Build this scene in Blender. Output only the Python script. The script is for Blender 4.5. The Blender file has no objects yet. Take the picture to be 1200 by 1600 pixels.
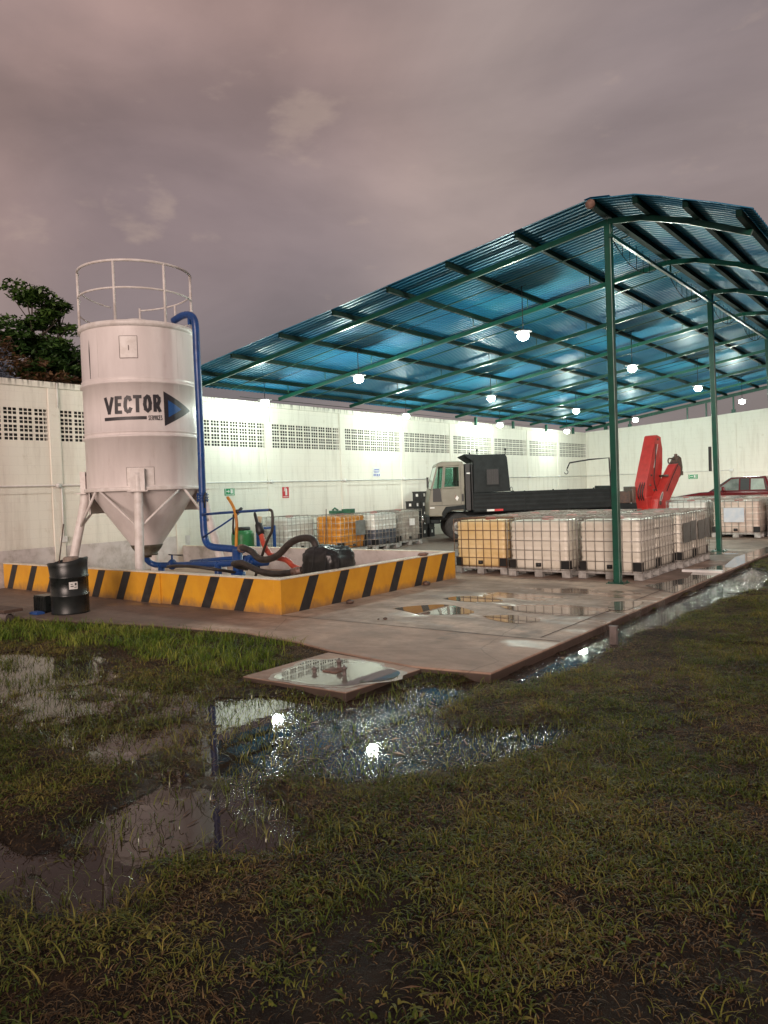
import bpy, math, random
import numpy as np
from mathutils import Vector, Matrix, noise as mnoise
R = math.radians
random.seed(7); rng = np.random.default_rng(7)
sc = bpy.context.scene
col = sc.collection
# ------------------------------------------------------------------ camera
CAMZ = 1.78
def make_camera():
    pitch, roll, yaw = R(1.642), R(-2.088), R(37.311)
    fw = Vector((-math.sin(yaw)*math.cos(pitch), math.cos(yaw)*math.cos(pitch), -math.sin(pitch)))
    rt = Vector((math.cos(yaw), math.sin(yaw), 0)); up = rt.cross(fw)
    r2 = rt*math.cos(roll)+up*math.sin(roll); u2 = -rt*math.sin(roll)+up*math.cos(roll)
    m = Matrix((r2, u2, -fw)).transposed().to_4x4()
    m.translation = (0, 0, CAMZ)
    cd = bpy.data.cameras.new('camera'); cd.sensor_fit = 'VERTICAL'; cd.sensor_height = 36.0
    cd.lens = 1194.06/1600*36; cd.clip_end = 2000; cd.clip_start = .05
    o = bpy.data.objects.new('camera', cd); o.matrix_world = m; col.objects.link(o); sc.camera = o
make_camera()
# ------------------------------------------------------------------ world
SUN_EL, SUN_AZ = R(9), R(152)       # azimuth of the glow, clockwise from +Y (behind the camera, to the right)
def make_world():
    w = bpy.data.worlds.new('World'); sc.world = w; w.use_nodes = True
    nt = w.node_tree; N = nt.nodes; L = nt.links; N.clear()
    out = N.new('ShaderNodeOutputWorld'); bg = N.new('ShaderNodeBackground'); L.new(bg.outputs[0], out.inputs[0])
    sky = N.new('ShaderNodeTexSky'); sky.sky_type = 'NISHITA'; sky.sun_disc = False
    sky.sun_elevation = R(2); sky.sun_rotation = SUN_AZ
    tc = N.new('ShaderNodeTexCoord'); sep = N.new('ShaderNodeSeparateXYZ'); L.new(tc.outputs['Generated'], sep.inputs[0])
    # clouds: stretched noise in direction space
    mp = N.new('ShaderNodeMapping'); mp.inputs['Scale'].default_value = (1, 1, 2.2); mp.inputs['Location'].default_value = (.3, .7, .1)
    L.new(tc.outputs['Generated'], mp.inputs[0])
    n1 = N.new('ShaderNodeTexNoise'); n1.inputs['Scale'].default_value = 1.7; n1.inputs['Detail'].default_value = 7; n1.inputs['Roughness'].default_value = .5; n1.inputs['Distortion'].default_value = .35
    L.new(mp.outputs[0], n1.inputs[0])
    r1 = N.new('ShaderNodeValToRGB'); e = r1.color_ramp.elements
    e[0].position = .34; e[0].color = (.245, .198, .192, 1); e[1].position = .66; e[1].color = (.400, .312, .288, 1)
    m_ = e.new(.5); m_.color = (.335, .262, .248, 1)
    L.new(n1.outputs[0], r1.inputs[0])
    # darker, bluer towards the horizon
    hz = N.new('ShaderNodeMapRange'); hz.inputs[1].default_value = .0; hz.inputs[2].default_value = .30
    L.new(sep.outputs[2], hz.inputs[0])
    mx = N.new('ShaderNodeMixRGB'); L.new(hz.outputs[0], mx.inputs[0]); mx.inputs[1].default_value = (.205, .182, .188, 1); L.new(r1.outputs[0], mx.inputs[2])
    # long diagonal cloud bands, darker and lighter
    mp4 = N.new('ShaderNodeMapping'); mp4.inputs['Rotation'].default_value = (.5, .3, .4); mp4.inputs['Scale'].default_value = (.8, 2.0, 3.4); mp4.inputs['Location'].default_value = (.1, 2.3, .4)
    L.new(tc.outputs['Generated'], mp4.inputs[0])
    n4 = N.new('ShaderNodeTexNoise'); n4.inputs['Scale'].default_value = 1.5; n4.inputs['Detail'].default_value = 8; n4.inputs['Roughness'].default_value = .52; n4.inputs['Distortion'].default_value = .5
    L.new(mp4.outputs[0], n4.inputs[0])
    r4 = N.new('ShaderNodeMapRange'); r4.inputs[1].default_value = .36; r4.inputs[2].default_value = .64; r4.inputs[3].default_value = .84; r4.inputs[4].default_value = 1.16
    L.new(n4.outputs[0], r4.inputs[0])
    def blob(d, r0, r1):
        dt = N.new('ShaderNodeVectorMath'); dt.operation = 'DOT_PRODUCT'; L.new(tc.outputs['Generated'], dt.inputs[0]); dt.inputs[1].default_value = d
        q = N.new('ShaderNodeMapRange'); q.interpolation_type = 'SMOOTHSTEP'; q.inputs[1].default_value = math.cos(R(r1)); q.inputs[2].default_value = math.cos(R(r0)); L.new(dt.outputs['Value'], q.inputs[0]); return q.outputs[0]
    def mulv(c, f):
        q = N.new('ShaderNodeVectorMath'); q.operation = 'SCALE'; L.new(c, q.inputs[0]); L.new(f, q.inputs['Scale']); return q.outputs[0]
    banded = mulv(mx.outputs[0], r4.outputs[0])
    # the pinker part of the sky high on the left, the leaden bank low on the left and at the right
    pk_ = N.new('ShaderNodeMixRGB'); pk_.blend_type = 'MULTIPLY'; L.new(blob((-.737, .487, .468), 2, 26), pk_.inputs[0]); L.new(banded, pk_.inputs[1]); pk_.inputs[2].default_value = (1.14, 1.0, .97, 1)
    gb_ = N.new('ShaderNodeMixRGB'); gb_.blend_type = 'MULTIPLY'; L.new(blob((-.732, .629, .263), 2, 17), gb_.inputs[0]); L.new(pk_.outputs[0], gb_.inputs[1]); gb_.inputs[2].default_value = (.66, .72, .80, 1)
    gc_ = N.new('ShaderNodeMixRGB'); gc_.blend_type = 'MULTIPLY'; L.new(blob((-.18, .90, .40), 2, 16), gc_.inputs[0]); L.new(gb_.outputs[0], gc_.inputs[1]); gc_.inputs[2].default_value = (.84, .85, .90, 1)
    mx = gc_
    # small bright cumulus puffs
    mp2 = N.new('ShaderNodeMapping'); mp2.inputs['Scale'].default_value = (1, 1, 2.4); mp2.inputs['Location'].default_value = (1.9, .2, .55)
    L.new(tc.outputs['Generated'], mp2.inputs[0])
    n2 = N.new('ShaderNodeTexNoise'); n2.inputs['Scale'].default_value = 3.6; n2.inputs['Detail'].default_value = 9; n2.inputs['Roughness'].default_value = .58
    L.new(mp2.outputs[0], n2.inputs[0])
    r2 = N.new('ShaderNodeMapRange'); r2.inputs[1].default_value = .60; r2.inputs[2].default_value = .74; r2.inputs[4].default_value = .75
    L.new(n2.outputs[0], r2.inputs[0])
    n6 = N.new('ShaderNodeTexNoise'); n6.inputs['Scale'].default_value = 13; n6.inputs['Detail'].default_value = 8; n6.inputs['Roughness'].default_value = .55; L.new(mp2.outputs[0], n6.inputs[0])
    tot = None
    for d_, a_, b_ in (((-.61, .668, .426), 0, 3.2), ((-.796, .508, .328), 0, 2.8), ((-.763, .55, .341), 0, 2.4), ((-.837, .44, .324), 0, 3.0)):
        bl = blob(d_, a_, b_)
        if tot is None: tot = bl
        else:
            q = N.new('ShaderNodeMath'); q.operation = 'MAXIMUM'; L.new(tot, q.inputs[0]); L.new(bl, q.inputs[1]); tot = q.outputs[0]
    q = N.new('ShaderNodeMath'); q.operation = 'MULTIPLY_ADD'; L.new(tot, q.inputs[0]); q.inputs[1].default_value = .24; L.new(n6.outputs[0], q.inputs[2])
    r6 = N.new('ShaderNodeMapRange'); r6.interpolation_type = 'SMOOTHSTEP'; r6.inputs[1].default_value = .60; r6.inputs[2].default_value = .84; r6.inputs[4].default_value = .34; L.new(q.outputs[0], r6.inputs[0]); r2 = r6
    mx2 = N.new('ShaderNodeMixRGB'); L.new(r2.outputs[0], mx2.inputs[0]); L.new(mx.outputs[0], mx2.inputs[1]); mx2.inputs[2].default_value = (.52, .39, .32, 1)
    sc_ = N.new('ShaderNodeVectorMath'); sc_.operation = 'SCALE'; sc_.inputs['Scale'].default_value = .10
    L.new(sky.outputs[0], sc_.inputs[0])
    mx3 = N.new('ShaderNodeMixRGB'); mx3.inputs[0].default_value = .93; L.new(sc_.outputs[0], mx3.inputs[1]); L.new(mx2.outputs[0], mx3.inputs[2])
    L.new(mx3.outputs[0], bg.inputs[0]); bg.inputs[1].default_value = 1.06
make_world()
def make_sun():
    d = bpy.data.lights.new('dusk_sun', 'SUN'); d.energy = 2.75; d.angle = R(28); d.color = (1.0, .79, .69)
    o = bpy.data.objects.new('dusk_sun', d); col.objects.link(o)
    dirv = Vector((math.sin(SUN_AZ)*math.cos(SUN_EL), math.cos(SUN_AZ)*math.cos(SUN_EL), math.sin(SUN_EL)))
    o.rotation_euler = dirv.to_track_quat('Z', 'Y').to_euler()
make_sun()
sc.view_settings.view_transform = 'Standard'; sc.view_settings.look = 'None'
sc.view_settings.exposure = 0.0; sc.view_settings.gamma = 1.0
sc.cycles.max_bounces = 6; sc.cycles.diffuse_bounces = 3; sc.cycles.glossy_bounces = 4
sc.cycles.transparent_max_bounces = 12; sc.cycles.sample_clamp_indirect = 6; sc.cycles.sample_clamp_direct = 0
sc.cycles.use_denoising = True
LAMP_W = 820.0
# ------------------------------------------------------------------ materials
def newmat(name):
    m = bpy.data.materials.new(name); m.use_nodes = True
    nt = m.node_tree; b = nt.nodes['Principled BSDF']; return m, nt, b
def M(name, c1, c2=None, rough=.6, metal=0.0, scale=4, bump=.0, bscale=None, lo=.38, hi=.62, rvar=.0, spec=.5, stretch=None, dirt=None, dscale=1.5, dlo=.52, dhi=.70, coat=0):
    m, nt, b = newmat(name); N = nt.nodes; L = nt.links
    b.inputs['Roughness'].default_value = rough; b.inputs['Metallic'].default_value = metal
    b.inputs['Specular IOR Level'].default_value = spec
    if coat: b.inputs['Coat Weight'].default_value = coat; b.inputs['Coat Roughness'].default_value = .15
    tc = N.new('ShaderNodeTexCoord'); vec = tc.outputs['Object']
    if stretch:
        mp = N.new('ShaderNodeMapping'); mp.inputs['Scale'].default_value = stretch; L.new(vec, mp.inputs[0]); svec = mp.outputs[0]
    else: svec = vec
    n = N.new('ShaderNodeTexNoise'); n.inputs['Scale'].default_value = scale; n.inputs['Detail'].default_value = 6; n.inputs['Roughness'].default_value = .6
    L.new(svec, n.inputs[0])
    if c2 is None: c2 = tuple(x*.82 for x in c1)
    mr = N.new('ShaderNodeMapRange'); mr.inputs[1].default_value = lo; mr.inputs[2].default_value = hi; L.new(n.outputs[0], mr.inputs[0])
    mx = N.new('ShaderNodeMixRGB'); L.new(mr.outputs[0], mx.inputs[0]); mx.inputs[1].default_value = (*c1, 1); mx.inputs[2].default_value = (*c2, 1)
    colr = mx.outputs[0]
    if dirt:
        n3 = N.new('ShaderNodeTexNoise'); n3.inputs['Scale'].default_value = dscale; n3.inputs['Detail'].default_value = 8; n3.inputs['Roughness'].default_value = .7
        L.new(svec, n3.inputs[0])
        m3 = N.new('ShaderNodeMapRange'); m3.inputs[1].default_value = dlo; m3.inputs[2].default_value = dhi; m3.inputs[4].default_value = .8; L.new(n3.outputs[0], m3.inputs[0])
        mx3 = N.new('ShaderNodeMixRGB'); L.new(m3.outputs[0], mx3.inputs[0]); L.new(colr, mx3.inputs[1]); mx3.inputs[2].default_value = (*dirt, 1); colr = mx3.outputs[0]
    L.new(colr, b.inputs['Base Color'])
    if rvar:
        mr2 = N.new('ShaderNodeMapRange'); mr2.inputs[1].default_value = .3; mr2.inputs[2].default_value = .7
        mr2.inputs[3].default_value = max(.03, rough-rvar); mr2.inputs[4].default_value = min(1, rough+rvar); L.new(n.outputs[0], mr2.inputs[0]); L.new(mr2.outputs[0], b.inputs['Roughness'])
    if bump:
        n2 = N.new('ShaderNodeTexNoise'); n2.inputs['Scale'].default_value = bscale or scale*6; n2.inputs['Detail'].default_value = 5
        L.new(vec, n2.inputs[0]); bp = N.new('ShaderNodeBump'); bp.inputs['Strength'].default_value = bump; bp.inputs['Distance'].default_value = .02
        L.new(n2.outputs[0], bp.inputs['Height']); L.new(bp.outputs[0], b.inputs['Normal'])
    return m
def emis(name, c, s):
    m, nt, b = newmat(name); b.inputs['Base Color'].default_value = (*c, 1); b.inputs['Emission Color'].default_value = (*c, 1); b.inputs['Emission Strength'].default_value = s
    return m
def wall_mat(name, base, dark, grime=True):
    """painted concrete block wall: block courses in the bump, vertical dirt streaks, flaked patches"""
    m, nt, b = newmat(name); N = nt.nodes; L = nt.links
    tc = N.new('ShaderNodeTexCoord'); sp = N.new('ShaderNodeSeparateXYZ'); L.new(tc.outputs['Object'], sp.inputs[0])
    ad = N.new('ShaderNodeMath'); ad.operation = 'ADD'; L.new(sp.outputs[0], ad.inputs[0]); L.new(sp.outputs[1], ad.inputs[1])
    cb = N.new('ShaderNodeCombineXYZ'); L.new(ad.outputs[0], cb.inputs[0]); L.new(sp.outputs[2], cb.inputs[1])
    br = N.new('ShaderNodeTexBrick'); br.inputs['Scale'].default_value = 1; br.inputs['Brick Width'].default_value = .40; br.inputs['Row Height'].default_value = .20
    br.inputs['Mortar Size'].default_value = .007; br.inputs['Mortar Smooth'].default_value = .6; br.inputs['Color1'].default_value = (1, 1, 1, 1); br.inputs['Color2'].default_value = (.90, .90, .90, 1); br.inputs['Mortar'].default_value = (0, 0, 0, 1)
    L.new(cb.outputs[0], br.inputs[0])
    mp = N.new('ShaderNodeMapping'); mp.inputs['Scale'].default_value = (3.2, 3.2, .35); L.new(tc.outputs['Object'], mp.inputs[0])
    st = N.new('ShaderNodeTexNoise'); st.inputs['Scale'].default_value = 1.3; st.inputs['Detail'].default_value = 8; st.inputs['Roughness'].default_value = .65; L.new(mp.outputs[0], st.inputs[0])
    r = N.new('ShaderNodeMapRange'); r.inputs[1].default_value = .50; r.inputs[2].default_value = .78; r.inputs[4].default_value = .75; L.new(st.outputs[0], r.inputs[0])
    n = N.new('ShaderNodeTexNoise'); n.inputs['Scale'].default_value = 2.3; n.inputs['Detail'].default_value = 9; n.inputs['Roughness'].default_value = .7; L.new(tc.outputs['Object'], n.inputs[0])
    r2 = N.new('ShaderNodeMapRange'); r2.inputs[1].default_value = .60; r2.inputs[2].default_value = .72; r2.inputs[4].default_value = .45; L.new(n.outputs[0], r2.inputs[0])
    mx = N.new('ShaderNodeMixRGB'); L.new(r.outputs[0], mx.inputs[0]); mx.inputs[1].default_value = (*base, 1); mx.inputs[2].default_value = (*dark, 1)
    mx2 = N.new('ShaderNodeMixRGB'); L.new(r2.outputs[0], mx2.inputs[0]); L.new(mx.outputs[0], mx2.inputs[1]); mx2.inputs[2].default_value = (dark[0]*.85, dark[1]*.8, dark[2]*.7, 1)
    mxm = N.new('ShaderNodeMixRGB'); mxm.blend_type = 'MULTIPLY'; mxm.inputs[0].default_value = .07; L.new(mx2.outputs[0], mxm.inputs[1]); L.new(br.outputs[0], mxm.inputs[2])
    # grime gathered along the very top of the wall
    zt = N.new('ShaderNodeMapRange'); zt.inputs[1].default_value = 4.30; zt.inputs[2].default_value = 4.50; L.new(sp.outputs[2], zt.inputs[0])
    n5 = N.new('ShaderNodeTexNoise'); n5.inputs['Scale'].default_value = 5; n5.inputs['Detail'].default_value = 6; L.new(mp.outputs[0], n5.inputs[0])
    r5 = N.new('ShaderNodeMapRange'); r5.inputs[1].default_value = .45; r5.inputs[2].default_value = .62; L.new(n5.outputs[0], r5.inputs[0])
    mu = N.new('ShaderNodeMath'); mu.operation = 'MULTIPLY'; yg = N.new('ShaderNodeMapRange'); yg.inputs[1].default_value = 14.5; yg.inputs[2].default_value = 11.5; yg.inputs[3].default_value = 0 if not grime else .12; yg.inputs[4].default_value = 1 if grime else 0; L.new(sp.outputs[1], yg.inputs[0]); zy = N.new('ShaderNodeMath'); zy.operation = 'MULTIPLY'; L.new(zt.outputs[0], zy.inputs[0]); L.new(yg.outputs[0], zy.inputs[1]); L.new(zy.outputs[0], mu.inputs[0]); L.new(r5.outputs[0], mu.inputs[1])
    mx5 = N.new('ShaderNodeMixRGB'); L.new(mu.outputs[0], mx5.inputs[0]); L.new(mxm.outputs[0], mx5.inputs[1]); mx5.inputs[2].default_value = (.16, .15, .12, 1)
    zl = N.new('ShaderNodeMath'); zl.operation = 'MULTIPLY_ADD'; L.new(n.outputs[0], zl.inputs[0]); zl.inputs[1].default_value = -1.6; L.new(sp.outputs[2], zl.inputs[2])
    rl_ = N.new('ShaderNodeMapRange'); rl_.inputs[1].default_value = .1; rl_.inputs[2].default_value = -.75; rl_.inputs[4].default_value = .6; L.new(zl.outputs[0], rl_.inputs[0])
    mx6 = N.new('ShaderNodeMixRGB'); L.new(rl_.outputs[0], mx6.inputs[0]); L.new(mx5.outputs[0], mx6.inputs[1]); mx6.inputs[2].default_value = (.40, .36, .28, 1); mx5 = mx6
    L.new(mx5.outputs[0], b.inputs['Base Color']); b.inputs['Roughness'].default_value = .75
    nb = N.new('ShaderNodeTexNoise'); nb.inputs['Scale'].default_value = 30; nb.inputs['Detail'].default_value = 5; L.new(tc.outputs['Object'], nb.inputs[0])
    b1 = N.new('ShaderNodeBump'); b1.inputs['Strength'].default_value = .25; b1.inputs['Distance'].default_value = .02; L.new(nb.outputs[0], b1.inputs['Height'])
    b2 = N.new('ShaderNodeBump'); b2.inputs['Strength'].default_value = .22; b2.inputs['Distance'].default_value = .01; L.new(br.outputs[0], b2.inputs['Height']); L.new(b1.outputs[0], b2.inputs['Normal'])
    L.new(b2.outputs[0], b.inputs['Normal'])
    return m
def concrete_mat():
    m, nt, b = newmat('wet_concrete'); N = nt.nodes; L = nt.links
    tc = N.new('ShaderNodeTexCoord'); P = tc.outputs['Object']
    def nz(scale, det=7, rg=.6, st=None):
        v = P
        if st:
            mp = N.new('ShaderNodeMapping'); mp.inputs['Scale'].default_value = st; L.new(P, mp.inputs[0]); v = mp.outputs[0]
        n = N.new('ShaderNodeTexNoise'); n.inputs['Scale'].default_value = scale; n.inputs['Detail'].default_value = det; n.inputs['Roughness'].default_value = rg; L.new(v, n.inputs[0]); return n.outputs[0]
    def rmp(s, a, c, lo=0, hi=1):
        r = N.new('ShaderNodeMapRange'); r.inputs[1].default_value = a; r.inputs[2].default_value = c; r.inputs[3].default_value = lo; r.inputs[4].default_value = hi; L.new(s, r.inputs[0]); return r.outputs[0]
    def mix(f, a, c, mode='MIX'):
        x = N.new('ShaderNodeMixRGB'); x.blend_type = mode
        for i, q in ((0, f), (1, a), (2, c)):
            if isinstance(q, tuple): x.inputs[i].default_value = (*q, 1)
            elif isinstance(q, float): x.inputs[i].default_value = q
            else: L.new(q, x.inputs[i])
        return x.outputs[0]
    def math_(op, a, c):
        x = N.new('ShaderNodeMath'); x.operation = op
        for i, q in ((0, a), (1, c)):
            if isinstance(q, (float, int)): x.inputs[i].default_value = q
            else: L.new(q, x.inputs[i])
        x.use_clamp = op != 'SUBTRACT'
        return x.outputs[0]
    sp = N.new('ShaderNodeSeparateXYZ'); L.new(P, sp.inputs[0])
    base = mix(rmp(nz(.9, 8, .65), .35, .65), (.58, .43, .33), (.43, .325, .26))
    base = mix(rmp(nz(5, 8, .7, (1, .45, 1)), .45, .75, 0, .7), base, (.19, .125, .092))
    # wet soaked areas, darker; the strip in front of the bund to the left is dark, wet dirt
    wet = rmp(nz(.55, 6, .55, (.6, 1, 1)), .47, .60)
    leftm = rmp(sp.outputs[0], -8.0, -8.9)
    wetl = math_('MAXIMUM', math_('MULTIPLY', wet, .62), math_('MULTIPLY', leftm, .9))
    base = mix(wetl, base, (.125, .090, .074))
    strk = rmp(nz(1.3, 10, .70, (.55, 1.3, 1)), .44, .66)
    base = mix(math_('MULTIPLY', strk, .80), base, (.20, .135, .10))
    pale = rmp(nz(2.3, 9, .7, (.4, 1.6, 1)), .62, .74)
    base = mix(math_('MULTIPLY', pale, .6), base, (.56, .46, .38))
    strip = math_('MULTIPLY', math_('MULTIPLY', rmp(sp.outputs[1], 7.97, 7.94), rmp(sp.outputs[0], -8.6, -7.2)), .50)
    base = mix(strip, base, (.42, .26, .18), 'MIX')
    grit = rmp(nz(2.6, 10, .74, (.62, 1.1, 1)), .36, .66, .70, 1.22)
    gs = N.new('ShaderNodeVectorMath'); gs.operation = 'SCALE'; L.new(base, gs.inputs[0]); L.new(grit, gs.inputs['Scale']); base = gs.outputs[0]
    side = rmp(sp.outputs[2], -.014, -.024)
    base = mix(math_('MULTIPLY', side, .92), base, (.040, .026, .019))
    blot = rmp(nz(1.25, 6, .6), .60, .66)
    base = mix(math_('MULTIPLY', blot, .6), base, (.13, .095, .075))
    vo = N.new('ShaderNodeTexVoronoi'); vo.feature = 'DISTANCE_TO_EDGE'; vo.inputs['Scale'].default_value = .42; wv = N.new('ShaderNodeMixRGB'); wv.inputs[0].default_value = .10; L.new(P, wv.inputs[1]); wn_ = N.new('ShaderNodeTexNoise'); wn_.inputs['Scale'].default_value = 3; wn_.inputs['Detail'].default_value = 6; L.new(P, wn_.inputs[0]); L.new(wn_.outputs['Color'], wv.inputs[2]); L.new(wv.outputs[0], vo.inputs[0])
    base = mix(rmp(vo.outputs['Distance'], .004, .001, 0, .40), base, (.06, .04, .03))
    L.new(base, b.inputs['Base Color'])
    # standing film of water: a puddle band across the shed apron + noise patches
    film = rmp(nz(.85, 5, .5, (.45, 1.25, 1)), .60, .66)
    yb = math_('MULTIPLY', math_('MULTIPLY', rmp(sp.outputs[1], 8.3, 9.0), rmp(sp.outputs[1], 14.5, 12.0)), rmp(sp.outputs[0], -6.7, -6.2))
    film2 = math_('MULTIPLY', rmp(nz(1.0, 4, .5, (.5, 1.5, 1)), .50, .56), yb)
    film = math_('MAXIMUM', math_('MULTIPLY', film, .5), film2)
    rg = N.new('ShaderNodeMapRange'); rg.inputs[3].default_value = .68; rg.inputs[4].default_value = .12; L.new(film, rg.inputs[0]); L.new(rg.outputs[0], b.inputs['Roughness'])
    b.inputs['IOR'].default_value = 1.5; b.inputs['Specular IOR Level'].default_value = .6
    h = math_('MULTIPLY', nz(35, 6, .7), math_('SUBTRACT', 1.0, film))
    bp = N.new('ShaderNodeBump'); bp.inputs['Strength'].default_value = .35; bp.inputs['Distance'].default_value = .012; L.new(h, bp.inputs['Height']); L.new(bp.outputs[0], b.inputs['Normal'])
    return m
def water_mat(name, c=(.040, .028, .020), rip=.06, ior=1.42, rough_water=False):
    m, nt, b = newmat(name); N = nt.nodes; L = nt.links
    b.inputs['Base Color'].default_value = (*c, 1); b.inputs['Roughness'].default_value = .015; b.inputs['IOR'].default_value = ior; b.inputs['Specular IOR Level'].default_value = .5
    tc = N.new('ShaderNodeTexCoord')
    n = N.new('ShaderNodeTexNoise'); n.inputs['Scale'].default_value = 7; n.inputs['Detail'].default_value = 3; L.new(tc.outputs['Object'], n.inputs[0])
    bp = N.new('ShaderNodeBump'); bp.inputs['Strength'].default_value = rip; bp.inputs['Distance'].default_value = .006; L.new(n.outputs[0], bp.inputs['Height'])
    last = bp.outputs[0]
    if rough_water:   # specks of silt and grass tips dimple the film in the shallow margins
        sp = N.new('ShaderNodeSeparateXYZ'); L.new(tc.outputs['Object'], sp.inputs[0])
        n3 = N.new('ShaderNodeTexNoise'); n3.inputs['Scale'].default_value = 1.5; n3.inputs['Detail'].default_value = 6; n3.inputs['Roughness'].default_value = .65; L.new(tc.outputs['Object'], n3.inputs[0])
        g = N.new('ShaderNodeMapRange'); g.inputs[1].default_value = -5.0; g.inputs[2].default_value = -3.8; g.inputs[3].default_value = -.13; g.inputs[4].default_value = .12; L.new(sp.outputs[0], g.inputs[0])
        ad = N.new('ShaderNodeMath'); ad.operation = 'ADD'; L.new(n3.outputs[0], ad.inputs[0]); L.new(g.outputs[0], ad.inputs[1])
        gy = N.new('ShaderNodeMapRange'); gy.inputs[1].default_value = 3.7; gy.inputs[2].default_value = 2.9; gy.inputs[4].default_value = -.16; L.new(sp.outputs[1], gy.inputs[0]); a2 = N.new('ShaderNodeMath'); a2.operation = 'ADD'; L.new(ad.outputs[0], a2.inputs[0]); L.new(gy.outputs[0], a2.inputs[1]); ad = a2
        mr = N.new('ShaderNodeMapRange'); mr.inputs[1].default_value = .48; mr.inputs[2].default_value = .60; mr.inputs[3].default_value = .0; mr.inputs[4].default_value = 1; L.new(ad.outputs[0], mr.inputs[0])
        for scl, rad in ((34, .42), (58, .45), (90, .40)):
            vo = N.new('ShaderNodeTexVoronoi'); vo.inputs['Scale'].default_value = scl; L.new(tc.outputs['Object'], vo.inputs['Vector'])
            h = N.new('ShaderNodeMapRange'); h.interpolation_type = 'SMOOTHSTEP'; h.inputs[1].default_value = rad; h.inputs[2].default_value = 0; L.new(vo.outputs['Distance'], h.inputs[0])
            b2 = N.new('ShaderNodeBump'); b2.inputs['Distance'].default_value = .14/scl; L.new(mr.outputs[0], b2.inputs['Strength']); L.new(h.outputs[0], b2.inputs['Height']); L.new(last, b2.inputs['Normal']); last = b2.outputs[0]
    L.new(last, b.inputs['Normal'])
    return m
def ground_mat():
    m, nt, b = newmat('muddy_soil'); N = nt.nodes; L = nt.links
    tc = N.new('ShaderNodeTexCoord'); P = tc.outputs['Object']
    n = N.new('ShaderNodeTexNoise'); n.inputs['Scale'].default_value = 3; n.inputs['Detail'].default_value = 10; n.inputs['Roughness'].default_value = .7; L.new(P, n.inputs[0])
    r = N.new('ShaderNodeValToRGB'); r.color_ramp.elements[0].position = .35; r.color_ramp.elements[0].color = (.012, .006, .0035, 1); r.color_ramp.elements[1].position = .7; r.color_ramp.elements[1].color = (.046, .024, .012, 1)
    g_ = r.color_ramp.elements.new(.55); g_.color = (.030, .018, .009, 1)
    L.new(n.outputs[0], r.inputs[0]); L.new(r.outputs[0], b.inputs['Base Color'])
    sp = N.new('ShaderNodeSeparateXYZ'); L.new(P, sp.inputs[0])
    mr = N.new('ShaderNodeMapRange'); mr.inputs[1].default_value = -.095; mr.inputs[2].default_value = -.055; mr.inputs[3].default_value = .22; mr.inputs[4].default_value = .85; b.inputs['Specular IOR Level'].default_value = .3; L.new(sp.outputs[2], mr.inputs[0]); L.new(mr.outputs[0], b.inputs['Roughness'])
    n2 = N.new('ShaderNodeTexNoise'); n2.inputs['Scale'].default_value = 38; n2.inputs['Detail'].default_value = 8; n2.inputs['Roughness'].default_value = .7; L.new(P, n2.inputs[0])
    bp = N.new('ShaderNodeBump'); bp.inputs['Strength'].default_value = 1.0; bp.inputs['Distance'].default_value = .04; L.new(n2.outputs[0], bp.inputs['Height']); L.new(bp.outputs[0], b.inputs['Normal'])
    return m
def grass_mat(name, ca, cb, cc):
    m, nt, b = newmat(name); N = nt.nodes; L = nt.links
    oi = N.new('ShaderNodeObjectInfo'); g = N.new('ShaderNodeNewGeometry')
    n = N.new('ShaderNodeTexNoise'); n.inputs['Scale'].default_value = .9; n.inputs['Detail'].default_value = 5; L.new(g.outputs['Position'], n.inputs[0])
    ad = N.new('ShaderNodeMath'); ad.operation = 'MULTIPLY_ADD'; L.new(oi.outputs['Random'], ad.inputs[0]); ad.inputs[1].default_value = .45; 
    ml = N.new('ShaderNodeMath'); ml.operation = 'MULTIPLY_ADD'; L.new(g.outputs['Random Per Island'], ml.inputs[0]); ml.inputs[1].default_value = .35; L.new(n.outputs[0], ml.inputs[2])
    sb = N.new('ShaderNodeMath'); sb.operation = 'SUBTRACT'; L.new(ml.outputs[0], sb.inputs[0]); sb.inputs[1].default_value = .40; L.new(sb.outputs[0], ad.inputs[2])
    r = N.new('ShaderNodeValToRGB'); e = r.color_ramp.elements; e[0].position = .15; e[0].color = (*ca, 1); e[1].position = .9; e[1].color = (*cc, 1); q = e.new(.5); q.color = (*cb, 1)
    L.new(ad.outputs[0], r.inputs[0]); L.new(r.outputs[0], b.inputs['Base Color'])
    b.inputs['Roughness'].default_value = .55; b.inputs['Specular IOR Level'].default_value = .12
    try: b.inputs['Subsurface Weight'].default_value = 0
    except Exception: pass
    return m
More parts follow.
